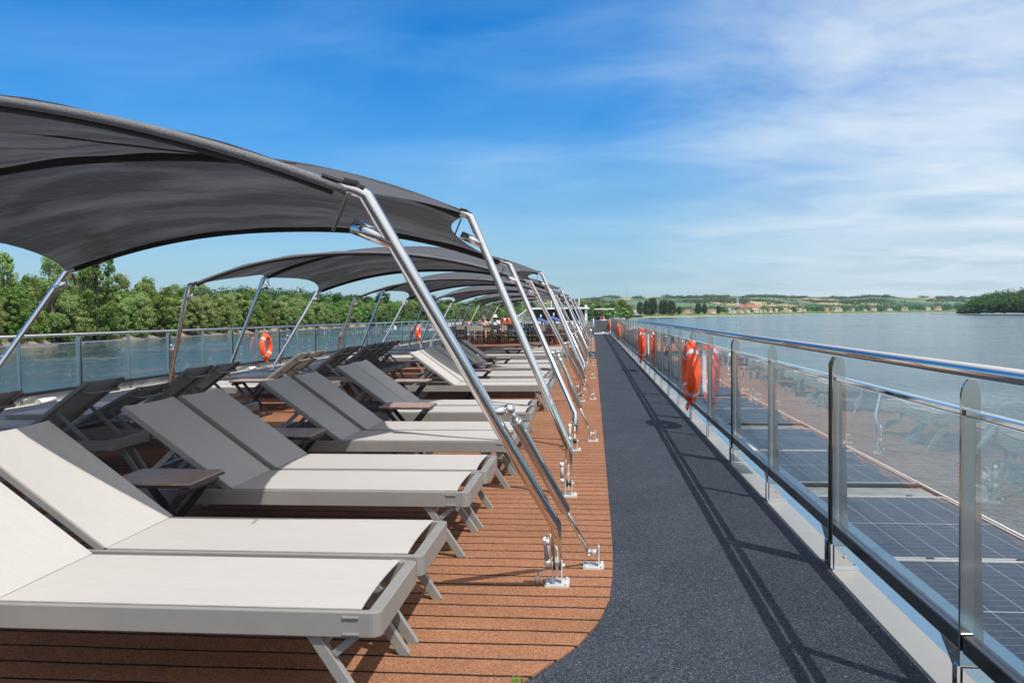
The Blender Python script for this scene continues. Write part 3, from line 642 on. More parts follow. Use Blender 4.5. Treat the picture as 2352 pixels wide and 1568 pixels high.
# ------------------------------------------------------------------ junction boxes on the railings
def jbox(loc, s, label):
    t = thing('socket_box', label, 'socket box', loc, 0, 'socket boxes on the railings')
    b = MB(); b.box(-.04, .04, -.06, .06, -.17, .0); b.build('box', grey_pl if s > 0 else white_pl, t, bevel=.008)
    c = MB(); c.tube([(0, 0, -.17), (-s*.03, -.06, -.24), (-s*.05, -.16, -.30), (-s*.05, -.3, -.31), (-s*.04, -.42, -.27), (-s*.03, -.34, -.22), (-s*.02, -.16, -.24), (0, .1, -.30), (.0, .25, -.25)], .007, 6); c.build('cable', rubber, t)
jbox((1.20, 13.7, 1.0), 1, 'grey socket box with looping cable on the right railing between lifebuoys')
jbox((-9.02, 37.7, .93), -1, 'white socket box with cable on the left railing past the raised backrests')
# ------------------------------------------------------------------ gate, bow rail, wheelhouse
t = thing('screen_gate', 'dark mesh screened gate closing the black walkway at its far end', 'gate', (0, 58.6, 0))
f = MB(); 
for x in (.06, 1.2): f.tube([(x, 0, 0), (x, 0, 1.1)], .03, 8)
for z in (.12, .98): f.tube([(.06, 0, z), (1.2, 0, z)], .02, 8)
f.tube([(.06, 0, .6), (.06, -.0, .6)], .01, 6); f.build('frame', brushed, t)
MB().box(.17, 1.12, -.01, .01, .16, .92).build('mesh_screen', mat('grey_mesh_screen', (.09, .09, .10), .8), t)
b = MB(); b.box(.1, 1.2, -.06, -.02, .02, .09); b.build('foot_board', white_pl, t)
t = thing('bow_railing', 'thin steel railing across the bow beyond the wheelhouse and gate', 'railing', (0, 92, 0))
f = MB(); f.tube([(-9, -6, 1.12), (-3.5, 0, 1.12), (-.6, 0, 1.12), (2.3, -3, 1.12), (2.3, -30, 1.12)], .03, 6); f.tube([(-9, -6, .6), (-3.5, 0, .6), (-.6, 0, .6), (2.3, -3, .6), (2.3, -30, .6)], .02, 6)
for p in ((-9, -6), (-6.2, -3), (-3.5, 0), (-2, 0), (-.6, 0), (.9, -1.5), (2.3, -3), (2.3, -8), (2.3, -13), (2.3, -18), (2.3, -24), (2.3, -30)): f.tube([(*p, 0), (*p, 1.12)], .03, 6)
f.build('rail', brushed, t)
lbx = [dup(lb0, (at(1385, 735, 88.9).x, 88.9, .8), R(20), 'small far orange lifebuoy at the bow beside the gate'), dup(lb0, (at(1156, 740, 60).x, 60, .85), R(28), 'orange lifebuoy in a holder right behind the man in the hat, left of two'), dup(lb0, (at(1168, 740, 60.2).x, 60.2, .85), R(28), 'orange lifebuoy in a holder right behind the man in the hat, right of two')]
t = thing('wheelhouse', 'low white wheelhouse with dark front windows at the bow', 'wheelhouse', (0, 80, 0))
b = MB(); b.box(-5.9, -.55, 0, 5, 0, .85); b.box(-6.2, -.3, -.5, 5.4, 1.93, 2.09); b.box(-5.85, -5.7, 0, .15, .85, 1.93); b.box(-.72, -.5, -.3, 0, .2, 2.3); b.box(-5.85, -.6, 4.8, 5, .85, 1.93); b.build('cabin', white_m, t)
b = MB(); b.box(-5.68, -.74, .04, 4.7, .3, 1.92); b.build('window', dkglass, t)
b = MB()
for i in range(7): x = -7.2+.2*i; b.box(x, x+.05, .3, .36, .1, 1.45+.09*i)
b.bar((-7.25, .3, .1), (-7.25, .3, 1.2), .09, .09); b.bar((-7.25, .3, 1.2), (-6.1, .3, 2.1), .09, .1); b.bar((-7.25, .3, .15), (-6.0, .3, .15), .09, .08); b.bar((-7.25, .3, .75), (-6.0, .3, .75), .05, .05); b.build('side_wing', white_m, t)
b = MB(); b.box(.2, 2.1, 1, 1.3, 1.86, 1.95); b.build('radar_bar', white_m, t)
for x in (-4.0, -2.5, -2.1, -1.3):
    MB().tube([(x, 2, 2.08), (x, 2, 2.08+random.uniform(.7, 1.3))], .035, 6).build('antenna', white_m, t)
for i, (x, z) in enumerate(((-3.55, 0), (-2.55, .12))):
    t = thing('covered_searchlight', ['blue tarpaulin covered deck gear before the wheelhouse, left one', 'blue tarpaulin covered deck gear before the wheelhouse, right one'][i], 'covered gear', (x, 64, z), 0, 'blue covered deck gear')
    b = MB(); b.add([(-.75, 0, 1.0), (.5, 0, .55), (.5, 1, .5), (-.75, 1, .95), (-.55, .1, 1.2), (.45, .1, .78), (.45, .9, .74), (-.55, .9, 1.16)], [(0, 3, 2, 1), (4, 5, 6, 7), (0, 1, 5, 4), (1, 2, 6, 5), (2, 3, 7, 6), (3, 0, 4, 7)]); b.build('tarpaulin', navy, t, bevel=.05)
    b = MB(); b.tube([(-.35, .5, 0), (-.35, .5, 1.0)], .07, 8); b.tube([(.35, .5, 0), (.35, .5, .7)], .07, 8); b.build('stand', rubber, t)
    b = MB(); b.sphere((-.42, .3, 1.26), .07); b.tube([(-.42, .3, 1.1), (-.42, .3, 1.42)], .04, 8); b.build('finial', galv, t)
    b = MB(); b.sphere((.3, -.02, .74), .08); b.build('red_lamp', red_m, t)
t = thing('deck_winch', 'olive covered winch with a white drum right of the wheelhouse', 'winch', (-.05, 66, 0))
b = MB(); b.bar((-.9, 0, 1.25), (-.55, 0, .45), .12, .12); b.bar((-.1, 0, .05), (-.55, 0, .75), .1, .1); b.bar((-.1, 0, .75), (.15, 0, .05), .1, .1); b.box(-.55, 0, -.1, .2, .62, .78); b.build('frame', varied('olive_paint', (.17, .17, .12), (.24, .23, .17), 10, .7), t, bevel=.02)
b = MB(); b.sphere((-.2, 0, .14), .14, sc_=(1.4, 1, 1)); b.build('drum', white_pl, t)
# ------------------------------------------------------------------ dining furniture
def dining_chair():
    t = thing('dining_chair', 'x', 'chair', (0, 0, 0), 0, 'canvas director chairs around the dining tables')
    f = MB(); w_, d = .30, .26
    for x in (-w_, w_):
        for y in (-d, d): f.bar((x, y, 0), (x, y, .64 if y > 0 else .92), .034, .034)
        f.bar((x, -d, .04), (x, d, .04), .03, .03); f.bar((x, -d, .45), (x, d, .45), .03, .03)
    for y in (-d, d): f.bar((-w_, y, .06), (w_, y, .44), .024, .03); f.bar((w_, y, .06), (-w_, y, .44), .024, .03)
    f.build('frame', darkbrown, t)
    for x in (-w_, w_): MB().box(x-.03, x+.03, -d-.02, d+.03, .64, .665).build('armrest', darkbrown, t)
    s_ = MB(); s_.box(-w_, w_, -d, d, .452, .468); s_.build('seat', taupe_fab, t)
    k = MB(); n = 6; vs = []
    for i in range(n+1):
        x = -w_-.02+(2*w_+.04)*i/n; c = .035*math.sin(math.pi*i/n)
        for yy in (-d-.022-c, -d-.010-c):
            for z in (.66, .90): vs.append((x, yy, z))
    fs = []
    for i in range(n): a = 4*i; fs += [(a, a+4, a+5, a+1), (a+2, a+3, a+7, a+6), (a+1, a+5, a+7, a+3), (a, a+2, a+6, a+4)]
    fs += [(0, 1, 3, 2), (4*n, 4*n+2, 4*n+3, 4*n+1)]; k.add(vs, fs); k.build('backrest', taupe_fab, t); return t
def dining_table():
    t = thing('dining_table', 'x', 'dining table', (0, 0, 0), 0, 'dark dining tables under the far canopies')
    MB().box(-.45, .45, -.45, .45, .715, .745).build('table_top', tabledark, t, bevel=.004)
    for x in (-.4, .4):
        for y in (-.4, .4): MB().bar((x, y, 0), (x, y, .715), .05, .05).build('leg', darkbrown, t)
    return t
ch0 = dining_chair(); dt0 = dining_table()
def xat(px, Y): return at(px, 740, Y).x
chairs = [(1034, 36.3, 0), (1064, 38.2, 8), (1090, 38.6, 25), (1115, 39.6, -5), (1133, 40.5, 5), (1147, 39.2, 70), (1156, 46.2, 0), (1173, 44.6, -10), (1236, 37.0, 0), (1243, 40.2, 12), (1276, 40.8, 0), (1288, 38.8, -70), (1303, 40.2, 5),
          (1198, 44.5, 75), (1212, 47.5, 100), (1262, 46.5, 180), (1284, 47.5, 170), (1297, 44.2, 95), (1047, 42.5, 170), (1070, 43.5, 190), (1186, 48.2, 180), (1322, 45.5, -95), (1225, 45, 175), (1318, 41.5, 80), (1098, 43.0, 95), (1055, 34.8, 95), (1262, 37.6, -80), (1300, 49, 180)]
for i, (px, Y, rz) in enumerate(chairs):
    o = ch0 if i == 0 else dup(ch0, (0, 0, 0)); o.location = (xat(px, Y), Y, .006); o.rotation_euler = (0, 0, R(rz))
    side = 'left' if px < 1190 else 'right'
    o['label'] = 'taupe canvas director chair, %s from the left among the dining chairs' % ORD[sorted([c[0] for c in chairs]).index(px)]
for i, (px, Y) in enumerate([(1042, 37.6), (1080, 41.2), (1127, 42.6), (1168, 47.0), (1240, 38.8), (1282, 42.6), (1240, 43.6), (1295, 46)]):
    o = dt0 if i == 0 else dup(dt0, (0, 0, 0)); o.location = (xat(px, Y), Y, .006); o['label'] = 'dark square dining table, %s from the left by the director chairs' % ['first', 'second', 'third', 'fourth', 'fifth', 'seventh', 'sixth', 'eighth'][i]
# ------------------------------------------------------------------ people
def skin_body(name, joints, edges, rad, m, parent=None):
    me = bpy.data.meshes.new(name); me.from_pydata([tuple(j) for j in joints], edges, [])
    o = bpy.data.objects.new(name, me); COL.objects.link(o); md = o.modifiers.new('skin', 'SKIN'); o.modifiers.new('sub', 'SUBSURF').levels = 2; o.modifiers['sub'].render_levels = 2
    for i, r in enumerate(rad):
        sv = me.skin_vertices[0].data[i]; sv.radius = (r, r) if not isinstance(r, tuple) else r
    me.skin_vertices[0].data[0].use_root = True
    dg = bpy.context.evaluated_depsgraph_get(); m2 = bpy.data.meshes.new_from_object(o.evaluated_get(dg)); bpy.data.objects.remove(o)
    for p in m2.polygons: p.use_smooth = True
    m2.materials.clear(); m2.materials.append(m); o2 = bpy.data.objects.new(name, m2); COL.objects.link(o2)
    if parent: o2.parent = parent
    return o2
def skin_m(name, c): 
    m = varied(name, c, tuple(x*.88 for x in c), 18, .55); m.node_tree.nodes['Principled BSDF'].inputs['Subsurface Weight'].default_value = .1; m.node_tree.nodes['Principled BSDF'].inputs['Subsurface Radius'].default_value = (.02, .01, .005); return m
def person(loc, label, shirt, hairc, hat, sleeve_len, legs_side):
    t = thing('person', label, 'person', loc)
    sk = skin_m('skin', (.50, .27, .18))
    # facing -y (towards the camera), seated: hips at .50
    J = [(0, .05, .52), (0, .04, .78), (0, .03, .98), (0, .0, 1.08), (0, -.02, 1.17), (0, -.035, 1.27),
         (-.17, .03, 1.0), (-.23, -.02, .78), (-.07, -.24, .98), (-.03, -.28, 1.03),
         (.17, .03, 1.0), (.25, -.03, .79), (.07, -.24, .98), (.03, -.28, 1.03),
         (-.10, .02, .50), (-.13, -.38, .50), (-.14, -.42, .09), (-.14, -.54, .05),
         (.10, .02, .50), (.13+legs_side, -.36, .50), (.15+legs_side*1.6, -.40, .09), (.15+legs_side*1.6, -.52, .05)]
    E_ = [(0, 1), (1, 2), (2, 3), (3, 4), (4, 5), (2, 6), (6, 7), (7, 8), (8, 9), (2, 10), (10, 11), (11, 12), (12, 13), (0, 14), (14, 15), (15, 16), (16, 17), (0, 18), (18, 19), (19, 20), (20, 21)]
    rd = [.14, .13, .13, .055, .085, .08, .06, .045, .03, .035, .06, .045, .03, .035, .09, .065, .042, .035, .09, .065, .042, .035]
    b = skin_body('body', J, E_, rd, sk, t)
    fg = MB()
    for s in (-1, 1):
        for q in range(4): fg.tube([(s*.035, -.295, 1.0+.022*q), (s*(.018), -.325, 1.003+.022*q), (-s*.004, -.328, 1.006+.022*q)], [.009, .009, .007], 6)
        fg.tube([(s*.045, -.27, 1.06), (s*.025, -.30, 1.085), (s*.01, -.30, 1.095)], [.011, .01, .008], 6)
    fg.sphere((0, -.125, 1.205), .016, 8, 6); fg.sphere((-.085, -.03, 1.21), .02, 8, 6, (.5, 1, 1.3)); fg.sphere((.085, -.03, 1.21), .02, 8, 6, (.5, 1, 1.3))
    fg.build('fingers_and_face', sk, b)
    ey = MB(); ey.sphere((-.03, -.105, 1.23), .010, 8, 6); ey.sphere((.03, -.105, 1.23), .010, 8, 6); ey.build('eyes', ink_m, b)
    mo = MB(); mo.sphere((0, -.11, 1.17), .016, 8, 6, (1.6, .5, .5)); mo.build('mouth', mat('lips', (.35, .1, .09), .5), b)
    # shirt follows the torso
    Js = [(0, .05, .54), (0, .04, .78), (0, .03, .99), (0, .015, 1.045), (-.18, .03, 1.0), (.18, .03, 1.0)]
    Es = [(0, 1), (1, 2), (2, 3), (2, 4), (2, 5)]; rs = [.155, .15, .145, .07, .075, .075]
    if sleeve_len:
        Js += [(-.222, -.012, .83), (.24, -.02, .84)]; Es += [(4, 6), (5, 7)]; rs += [.065, .065]
    skin_body('shirt', Js, Es, rs, shirt, t)
    Jl = [(0, .05, .52), (-.10, .02, .505), (-.13, -.33, .505), (.10, .02, .505), (.13+legs_side*.9, -.31, .505)]
    skin_body('shorts', Jl, [(0, 1), (1, 2), (0, 3), (3, 4)], [.15, .105, .085, .105, .085], white_m if hat else navy, t)
    if hat:
        h = MB(); prof = [(.165, 1.245), (.15, 1.255), (.098, 1.285), (.094, 1.37), (.07, 1.392), (0.001, 1.396)]; n = 18; vs = []; fs = []
        for r_, z in prof:
            for j in range(n): a = 2*math.pi*j/n; vs.append((r_*math.cos(a), -.03+r_*1.08*math.sin(a), z+(.0 if r_ < .12 else -.012*math.cos(2*a))))
        for i in range(len(prof)-1):
            for j in range(n): fs.append((i*n+j, i*n+(j+1) % n, (i+1)*n+(j+1) % n, (i+1)*n+j))
        h.add(vs, fs, True); h.build('hat', white_m, t)
    hr = MB(); 
    for q in range(46):
        a = random.uniform(0, 6.28); el = random.uniform(-.5, 1.3); d = Vector((math.cos(a)*math.cos(el), math.sin(a)*math.cos(el), math.sin(el)))
        if d.y < -.35 and d.z < .55: continue
        if hat and d.z > .3: continue
        hr.sphere(Vector((0, -.025, 1.235))+Vector((d.x*.078, d.y*.082, d.z*.085)), random.uniform(.024, .036), 7, 5)
    hr.build('hair', hairc, t)
    return t
grey_hair = varied('grey_hair', (.22, .20, .18), (.42, .39, .36), 40, .8)
pw = at(1111.5, 720, 46.9); pm = at(1137.5, 720, 46.7)
person((pw.x, 46.9, .0), 'seated woman with grey hair and pale pink sleeveless top looking at a phone', varied('pink_top', (.75, .55, .62), (.8, .65, .7), 10, .8), grey_hair, False, False, 0)
person((pm.x, 46.7, .03), 'seated man in white bucket hat and light blue shirt holding a camera to his face', varied('pale_blue_shirt', (.58, .65, .82), (.68, .74, .88), 10, .8), grey_hair, True, True, .28)
tag(MB().box(pw.x-.035, pw.x+.035, 46.9-.34, 46.9-.325, .99, 1.13).build('phone', rubber), 'dark phone held in the hands of the seated woman', 'phone')
cmr = MB(); cmr.box(pm.x-.06, pm.x+.06, 46.7-.37, 46.7-.33, 1.06, 1.15); cmr.tube([(pm.x, 46.7-.42, 1.105), (pm.x, 46.7-.36, 1.105)], .03, 10); tag(cmr.build('camera_body', rubber), 'small black camera held by the man in the white hat', 'camera')
for i, p in enumerate((pw, pm)):
    dup(ch0, (p.x, 46.9, .006), R(180), 'taupe canvas director chair carrying the %s' % ('seated woman' if i == 0 else 'seated man'))
# ------------------------------------------------------------------ river and terrain
mb = MB(); mb.add([(-9000, -1500, WZ), (9000, -1500, WZ), (9000, 9000, WZ), (-9000, 9000, WZ)], [(0, 1, 2, 3)]); struct(mb.build('river', water_m))
def hor(px): return 723-.0103*(px-1361)
from math import hypot
def fnoise(x, seed=0):
    x += seed*17.3; return .5*math.sin(x*1.0+1.3)+.3*math.sin(x*2.3+.7)+.2*math.sin(x*5.1+2.1)
# left bank strip
bank = [(-150, -60), (-128, 60), (-124, 120), (-126, 172), (-131, 240), (-139, 330), (-146, 470), (-140, 640), (-118, 850), (-80, 1050), (-40, 1180), (5, 1270), (30, 1340), (-60, 1500)]
def bank_at(y):
    for (x0, y0), (x1, y1) in zip(bank, bank[1:]):
        if y0 <= y <= y1: return x0+(x1-x0)*(y-y0)/(y1-y0)
    return bank[0][0] if y < bank[0][1] else bank[-1][0]
g_bank = mat('bank_earth', (.2, .16, .1), .95); gg = G(g_bank); vv = gg.world(); sz = gg.n('ShaderNodeSeparateXYZ', {0: vv}).outputs[2]
nzz = gg.noise(vv, .35, 8, .65); h_ = gg.math('ADD', sz, gg.math('MULTIPLY', nzz, 1.6))
gg.base(gg.ramp(gg.rng(h_, WZ-.5, WZ+5), [(.0, (.09, .07, .05)), (.25, (.17, .13, .09)), (.40, (.23, .185, .13)), (.50, (.10, .10, .04)), (.7, (.05, .09, .02))])); gg.bump(nzz, .9, .5)
vs = []; fs = []; rows = 9; ycur = -60; ysl = []
while ycur < 1495: ysl.append(ycur); ycur += max(3, ycur*.014)
offs = [0, .8, 2.2, 3.2, 5, 9, 18, 60, 220]; hts = [-.4, .25, .9, 1.9, 2.5, 2.9, 3.2, 4, 6]
for y in ysl:
    bx = bank_at(y)+1.6*fnoise(y*.11)+.9*fnoise(y*.43, 2)
    for o_, h_ in zip(offs, hts): vs.append((bx-o_*(1+.25*fnoise(y*.3, 3)), y, WZ+h_*(1+.25*fnoise(y*.21+o_, 5)) if h_ > 0 else WZ+h_))
for i in range(len(ysl)-1):
    for j in range(rows-1): a = i*rows+j; fs.append((a, a+rows, a+rows+1, a+1))
mb = MB(); mb.add(vs, fs, True); struct(mb.build('left_bank_ground', g_bank))
# far bank, plain and hills in real perspective distances
field = mat('farmland', (.1, .15, .05), .95); gg = G(field); vv = gg.world()
vm = gg.n('ShaderNodeMapping', {'Vector': vv, 'Scale': (1/330, 1/620, 0), 'Rotation': (0, 0, R(14))}).outputs[0]
dst = gg.n('ShaderNodeMixRGB', {0: .12, 1: vm, 2: gg.n('ShaderNodeTexNoise', {'Vector': vv, 'Scale': .003}).outputs['Color']}).outputs[0]
vo = gg.n('ShaderNodeTexVoronoi', {'Vector': dst, 'Scale': 1.0, 'Randomness': .9}); vsep = gg.n('ShaderNodeSeparateColor', {0: vo.outputs['Color']})
cc = gg.ramp(vsep.outputs[0], [(.0, (.05, .10, .035)), (.3, (.07, .13, .05)), (.34, (.10, .16, .075)), (.62, (.08, .14, .06)), (.74, (.40, .29, .16)), (1.0, (.46, .34, .20))])
cc.node.color_ramp.interpolation = 'CONSTANT'
rowl = gg.n('ShaderNodeTexWave', {'Vector': vv, 'Scale': .09, 'Distortion': 1.5}); nz3 = gg.noise(vv, .02, 5)
cc = gg.mix(gg.math('MULTIPLY', nz3, .35), cc, (.05, .09, .03, 1)); gg.base(cc)
verge = mat('river_verge', (.1, .15, .04), .95); gg = G(verge); vv = gg.world(); sz = gg.n('ShaderNodeSeparateXYZ', {0: vv}).outputs[2]
na = gg.noise(vv, .03, 7, .6); nb = gg.noise(gg.n('ShaderNodeMapping', {'Vector': vv, 'Scale': (.2, 1, 3)}).outputs[0], .12, 5)
vc = gg.ramp(na, [(.38, (.035, .075, .015)), (.52, (.07, .12, .025)), (.66, (.19, .17, .09))]); vc = gg.mix(gg.rng(sz, WZ+.9, WZ+1.5, 1.0, .0), vc, (.36, .31, .25, 1)); gg.base(vc)
pxs = list(range(1330, 2480, 5)); waterline = [(1330, 741), (1370, 735.5), (1420, 731.5), (1480, 729), (1600, 727), (1800, 722.4), (2000, 719.4), (2180, 717.2), (2480, 714.3)]
sky_l = [(1100, 692), (1200, 690), (1330, 688), (1361, 686.5), (1400, 681), (1440, 683), (1520, 681.5), (1600, 682), (1700, 680), (1790, 681), (1870, 683), (1950, 684), (2000, 681), (2100, 684), (2200, 684.5), (2250, 686), (2480, 688)]
def lerp_l(T_, x):
    if x <= T_[0][0]: return T_[0][1]
    for (a, b), (c, d) in zip(T_, T_[1:]):
        if a <= x <= c: return b+(d-b)*(x-a)/(c-a)
    return T_[-1][1]
def dbank(px): return 1920*(H-WZ)/max(lerp_l(waterline, px)-hor(px), 2.2)
def bank_top_el(px): return 4.0      # px above the horizon, at the village
vs = []; fs = []; vs2 = []; fs2 = []
hillp = list(range(1000, 2500, 8)); NR = 26
def hill_pt(px, k):
    """k=0 just behind the village, 1 at the ridge"""
    d0 = dbank(max(px, 1480))+90; d1 = 6400+500*fnoise(px*.011, 1); t_ = k
    D = d0+(d1-d0)*t_**1.15
    el0 = 3.6; el1 = hor(px)-lerp_l(sky_l, px)+1.2*fnoise(px*.05, 4)
    el = el0+(el1-el0)*(t_**.72)+2.2*fnoise(px*.016+t_*5, 7)*math.sin(math.pi*t_)
    if k >= 1: el = el1
    X = at(px, hor(px), D).x
    return X, D, H+el/1920*D
for px in hillp:
    for r_ in range(NR+1): vs.append(hill_pt(px, r_/NR))
    X, D, Z_ = hill_pt(px, 1); vs.append((X*1.2, D*1.3, Z_-60))
for i in range(len(hillp)-1):
    for j in range(NR+1): a = i*(NR+2)+j; fs.append((a, a+NR+2, a+NR+3, a+1))
mb = MB(); mb.add(vs, fs, True); struct(mb.build('hills', field))
pv_l = list(range(1476, 2490, 6))
for px in pv_l:
    d = dbank(px); wob = 1+.01*fnoise(px*.13, 3)
    for dd, el in ((0, None), (6, .6), (16, 1.6), (45, 3.2), (70, 5.2), (95, 6.0)):
        D = d*wob+dd; X = at(px, hor(px), D).x
        top_z = H+3.8/1920*(d+90); z = WZ-.3 if el is None else WZ+.8+(top_z-WZ-.8)*(el/6.0)
        vs2.append((X, D, z))
for i in range(len(pv_l)-1):
    for j in range(5): a = i*6+j; fs2.append((a, a+6, a+7, a+1))
mb = MB(); mb.add(vs2, fs2, True); struct(mb.build('far_bank_ground', verge))
def village_z(px): return H+3.8/1920*(dbank(px)+90)
# ------------------------------------------------------------------ trees
def tree_proto(name, lm, h, wd, nblob, nleaf, leaf, base=.1, seed=0, lobes=1.0, trunk=True):
    rnd = random.Random(seed); t = thing(name, 'x', 'tree')
    tr = MB(); lean = rnd.uniform(-.4, .4)
    tr.tube([(0, 0, -1), (lean*.3, 0, h*.3), (lean, .2, h*.62), (lean*1.5, .2, h*.9)], [h*.022, h*.017, h*.010, h*.003], 6)
    cr = MB(); vs = []; fs = []
    for b in range(nblob):
        u = (b+.5)/nblob; z = h*(base+(1-base)*u**.9); prof = math.sin(math.pi*min(1, .12+.80*(z/h))**1.0)**.7
        a = rnd.uniform(0, 6.283); rr = wd*prof*math.sqrt(rnd.uniform(.12, 1)); c = Vector((rr*math.cos(a), rr*math.sin(a), z)); br = wd*rnd.choice([rnd.uniform(.10, .20), rnd.uniform(.16, .34)])*lobes
        if trunk and b % 3 == 0: tr.tube([(lean*.5, 0, z*.55), tuple(c)], [h*.008, h*.002], 4)
        for q in range(nleaf):
            d = Vector((rnd.gauss(0, 1), rnd.gauss(0, 1), rnd.gauss(0, 1))).normalized(); p = c+Vector((d.x, d.y, d.z*.85))*br*rnd.uniform(.7, 1.08)
            nrm = (d+Vector((rnd.uniform(-.6, .6), rnd.uniform(-.6, .6), rnd.uniform(-.3, .7)))).normalized(); x = nrm.orthogonal().normalized(); x = Matrix.Rotation(rnd.uniform(0, 6.28), 3, nrm) @ x; y = nrm.cross(x); s_ = leaf*rnd.uniform(.6, 1.3)
            k = len(vs); vs += [p-x*s_, p-y*s_*.55, p+x*s_, p+y*s_*.55]; fs.append((k, k+1, k+2, k+3))
    cr.add(vs, fs); tr.build('trunk', bark, t); cr.build('crown', lm, t); return t
kinds = {
 'willow': [tree_proto('willow_tree', leaf_willow, 10, 3.7, 120, 110, .23, .0, s) for s in (1, 2, 3, 4)],
 'green': [tree_proto('leafy_tree', leaf_green, 11, 3.9, 120, 110, .23, .0, s) for s in (5, 6, 7)],
 'poplar': [tree_proto('tall_tree', leaf_green, 13, 3.0, 100, 95, .21, .03, s, 1.35) for s in (8, 9)],
 'thin': [tree_proto('sparse_tree', leaf_willow, 12, 2.9, 90, 85, .19, .05, s, 1.25) for s in (10, 11)],
 'yellow': [tree_proto('yellow_green_tree', leaf_yellow, 7, 3.0, 80, 85, .2, .0, 12)],
 'dark': [tree_proto('dark_tree', leaf_dark, 12, 4.3, 120, 100, .25, .02, s) for s in (13, 14)]}
LAB = {'willow': 'grey-green willow', 'green': 'mid green leafy tree', 'poplar': 'tall narrow green tree', 'thin': 'slender pale tree',
       'yellow': 'low yellow-green tree', 'dark': 'dark green broad tree'}
used = set()
def put_tree(kind, x, y, z, s, label, group, sz_=None, rnd=random):
    P_ = kinds[kind]; i = rnd.randrange(len(P_)); p = P_[i]
    sc3 = (s*rnd.uniform(.85, 1.15), s*rnd.uniform(.85, 1.15), s*(sz_ or rnd.uniform(.9, 1.12)))
    if p.name not in used: used.add(p.name); o = p; o.location = (x, y, z); o.scale = sc3; o.rotation_euler = (0, 0, rnd.uniform(0, 6.28))
    else: o = dup(p, (x, y, z), rnd.uniform(0, 6.28), scale=sc3)
    o['label'] = label; o['group'] = group; return o
rt = random.Random(21)
def skyline_left(y):
    return 1.0
y = 92
n_tree = 0
while y < 1180:
    step = 3.6+y*.0135
    for row_ in range(3):
        yy = y+rt.uniform(-.45, .45)*step; x = bank_at(yy)-(2.3+row_*(6+.012*y)+rt.uniform(-1.5, 2.5))
        near_f = yy < 480
        if row_ == 0: kind = rt.choices(['willow', 'green', 'yellow', 'thin'], [7, 2, 1.2 if yy > 250 else .35, 0])[0]
        elif row_ == 1: kind = rt.choices(['willow', 'green', 'thin', 'poplar'], [5, 3, 1.6, 1])[0]
        else: kind = rt.choices(['willow', 'green', 'thin', 'poplar', 'dark'], [3, 3, 2.2, 2, 0 if yy < 380 else 4])[0]
        base_h = {'willow': 1.0, 'green': .92, 'yellow': .85, 'thin': .98, 'poplar': .88, 'dark': 1.15}[kind]
        grow = 1.0+.08*row_
        grow *= 1.12
        if yy > 600: grow *= 1.15
        vp_ = Vector((x, yy, 0)); pxx = PCX+FPX*(vp_.dot(IX)/vp_.dot(FWD))
        if pxx < -120: continue
        zone = next(n_ for lim, n_ in ((150, 'left of the near pole'), (300, 'just right of the near pole'), (430, 'left of the second canopy'), (560, 'under the left tip of the second canopy'), (740, 'between the second canopy poles'), (830, 'left of the third canopy'), (950, 'under the third canopy'), (9999, 'far along behind the distant canopies')) if pxx < lim)
        put_tree(kind, x, yy, WZ+1.2+row_*.9, base_h*grow*rt.uniform(.8, 1.12), LAB[kind]+' '+zone+[', at the water', ', mid belt', ', back row'][row_], kind+' trees '+zone+[', at the water', ', mid belt', ', back row'][row_], rnd=rt); n_tree += 1
    y += step
# the tall feathery one that stands out, and the wooded rise behind
a_ = at(223, 700, 205); put_tree('poplar', a_.x, 205, WZ+2, 1.5, 'tallest feathery tree standing above the left bank wood', 'landmark tree', 1.33, rnd=rt)
a_ = at(120, 700, 190); put_tree('thin', a_.x, 190, WZ+2, 1.2, 'slim leaning tree poking above the wood beside the canopy tip', 'landmark tree', 1.3, rnd=rt)
a_ = at(12, 700, 180); put_tree('thin', a_.x, 180, WZ+2, 1.2, 'slim tree above the wood at the left edge of the picture', 'landmark tree', 1.32, rnd=rt)
def clump_mesh(spots, lm, name, label, cat, leaf, nl, rnd):
    """many far clumps of foliage as one mass; spots = (x, y, z, radius, height)"""
    vs = []; fs = []
    for (x, y, z, r_, h_) in spots:
        for q in range(nl):
            d = Vector((rnd.gauss(0, 1), rnd.gauss(0, 1), abs(rnd.gauss(0, 1)))).normalized(); k_ = rnd.uniform(.55, 1.08); p = Vector((x+d.x*r_*k_, y+d.y*r_*k_, z+(.12+.88*d.z*k_)*h_))
            nrm = (d+Vector((rnd.uniform(-.6, .6), rnd.uniform(-.6, .6), rnd.uniform(-.2, .7)))).normalized(); a = nrm.orthogonal().normalized(); b = nrm.cross(a); s_ = leaf*r_*rnd.uniform(.6, 1.3)
            k = len(vs); vs += [p-a*s_, p-b*s_*.7, p+a*s_, p+b*s_*.7]; fs.append((k, k+1, k+2, k+3))
    mb = MB(); mb.add(vs, fs); return struct(mb.build(name, lm), 'stuff', label, cat)
rw = random.Random(5); spots = []
for i in range(520):     # wooded rise behind the left bank
    px = rw.uniform(455, 1010); Y = rw.uniform(520, 900); tops = lerp_l([(440, 668), (480, 655), (560, 650), (640, 652), (740, 660), (800, 668), (900, 684), (1010, 697)], px)
    a = at(px, tops, 900); q = (Y-520)/380; zt = H+(a.z-H)*(.45+.55*q)*Y/900
    if px > 950 and q < .3: continue
    x = at(px, 700, Y).x; spots.append((x, Y, zt-16, rw.uniform(7, 11), 14))
    spots.append((x, Y, zt-24, rw.uniform(8, 12), 14))
clump_mesh(spots, leaf_dark, 'hill_wood', 'dark green wood covering the rise behind the left bank', 'wood', .17, 80, rw)
spots = []
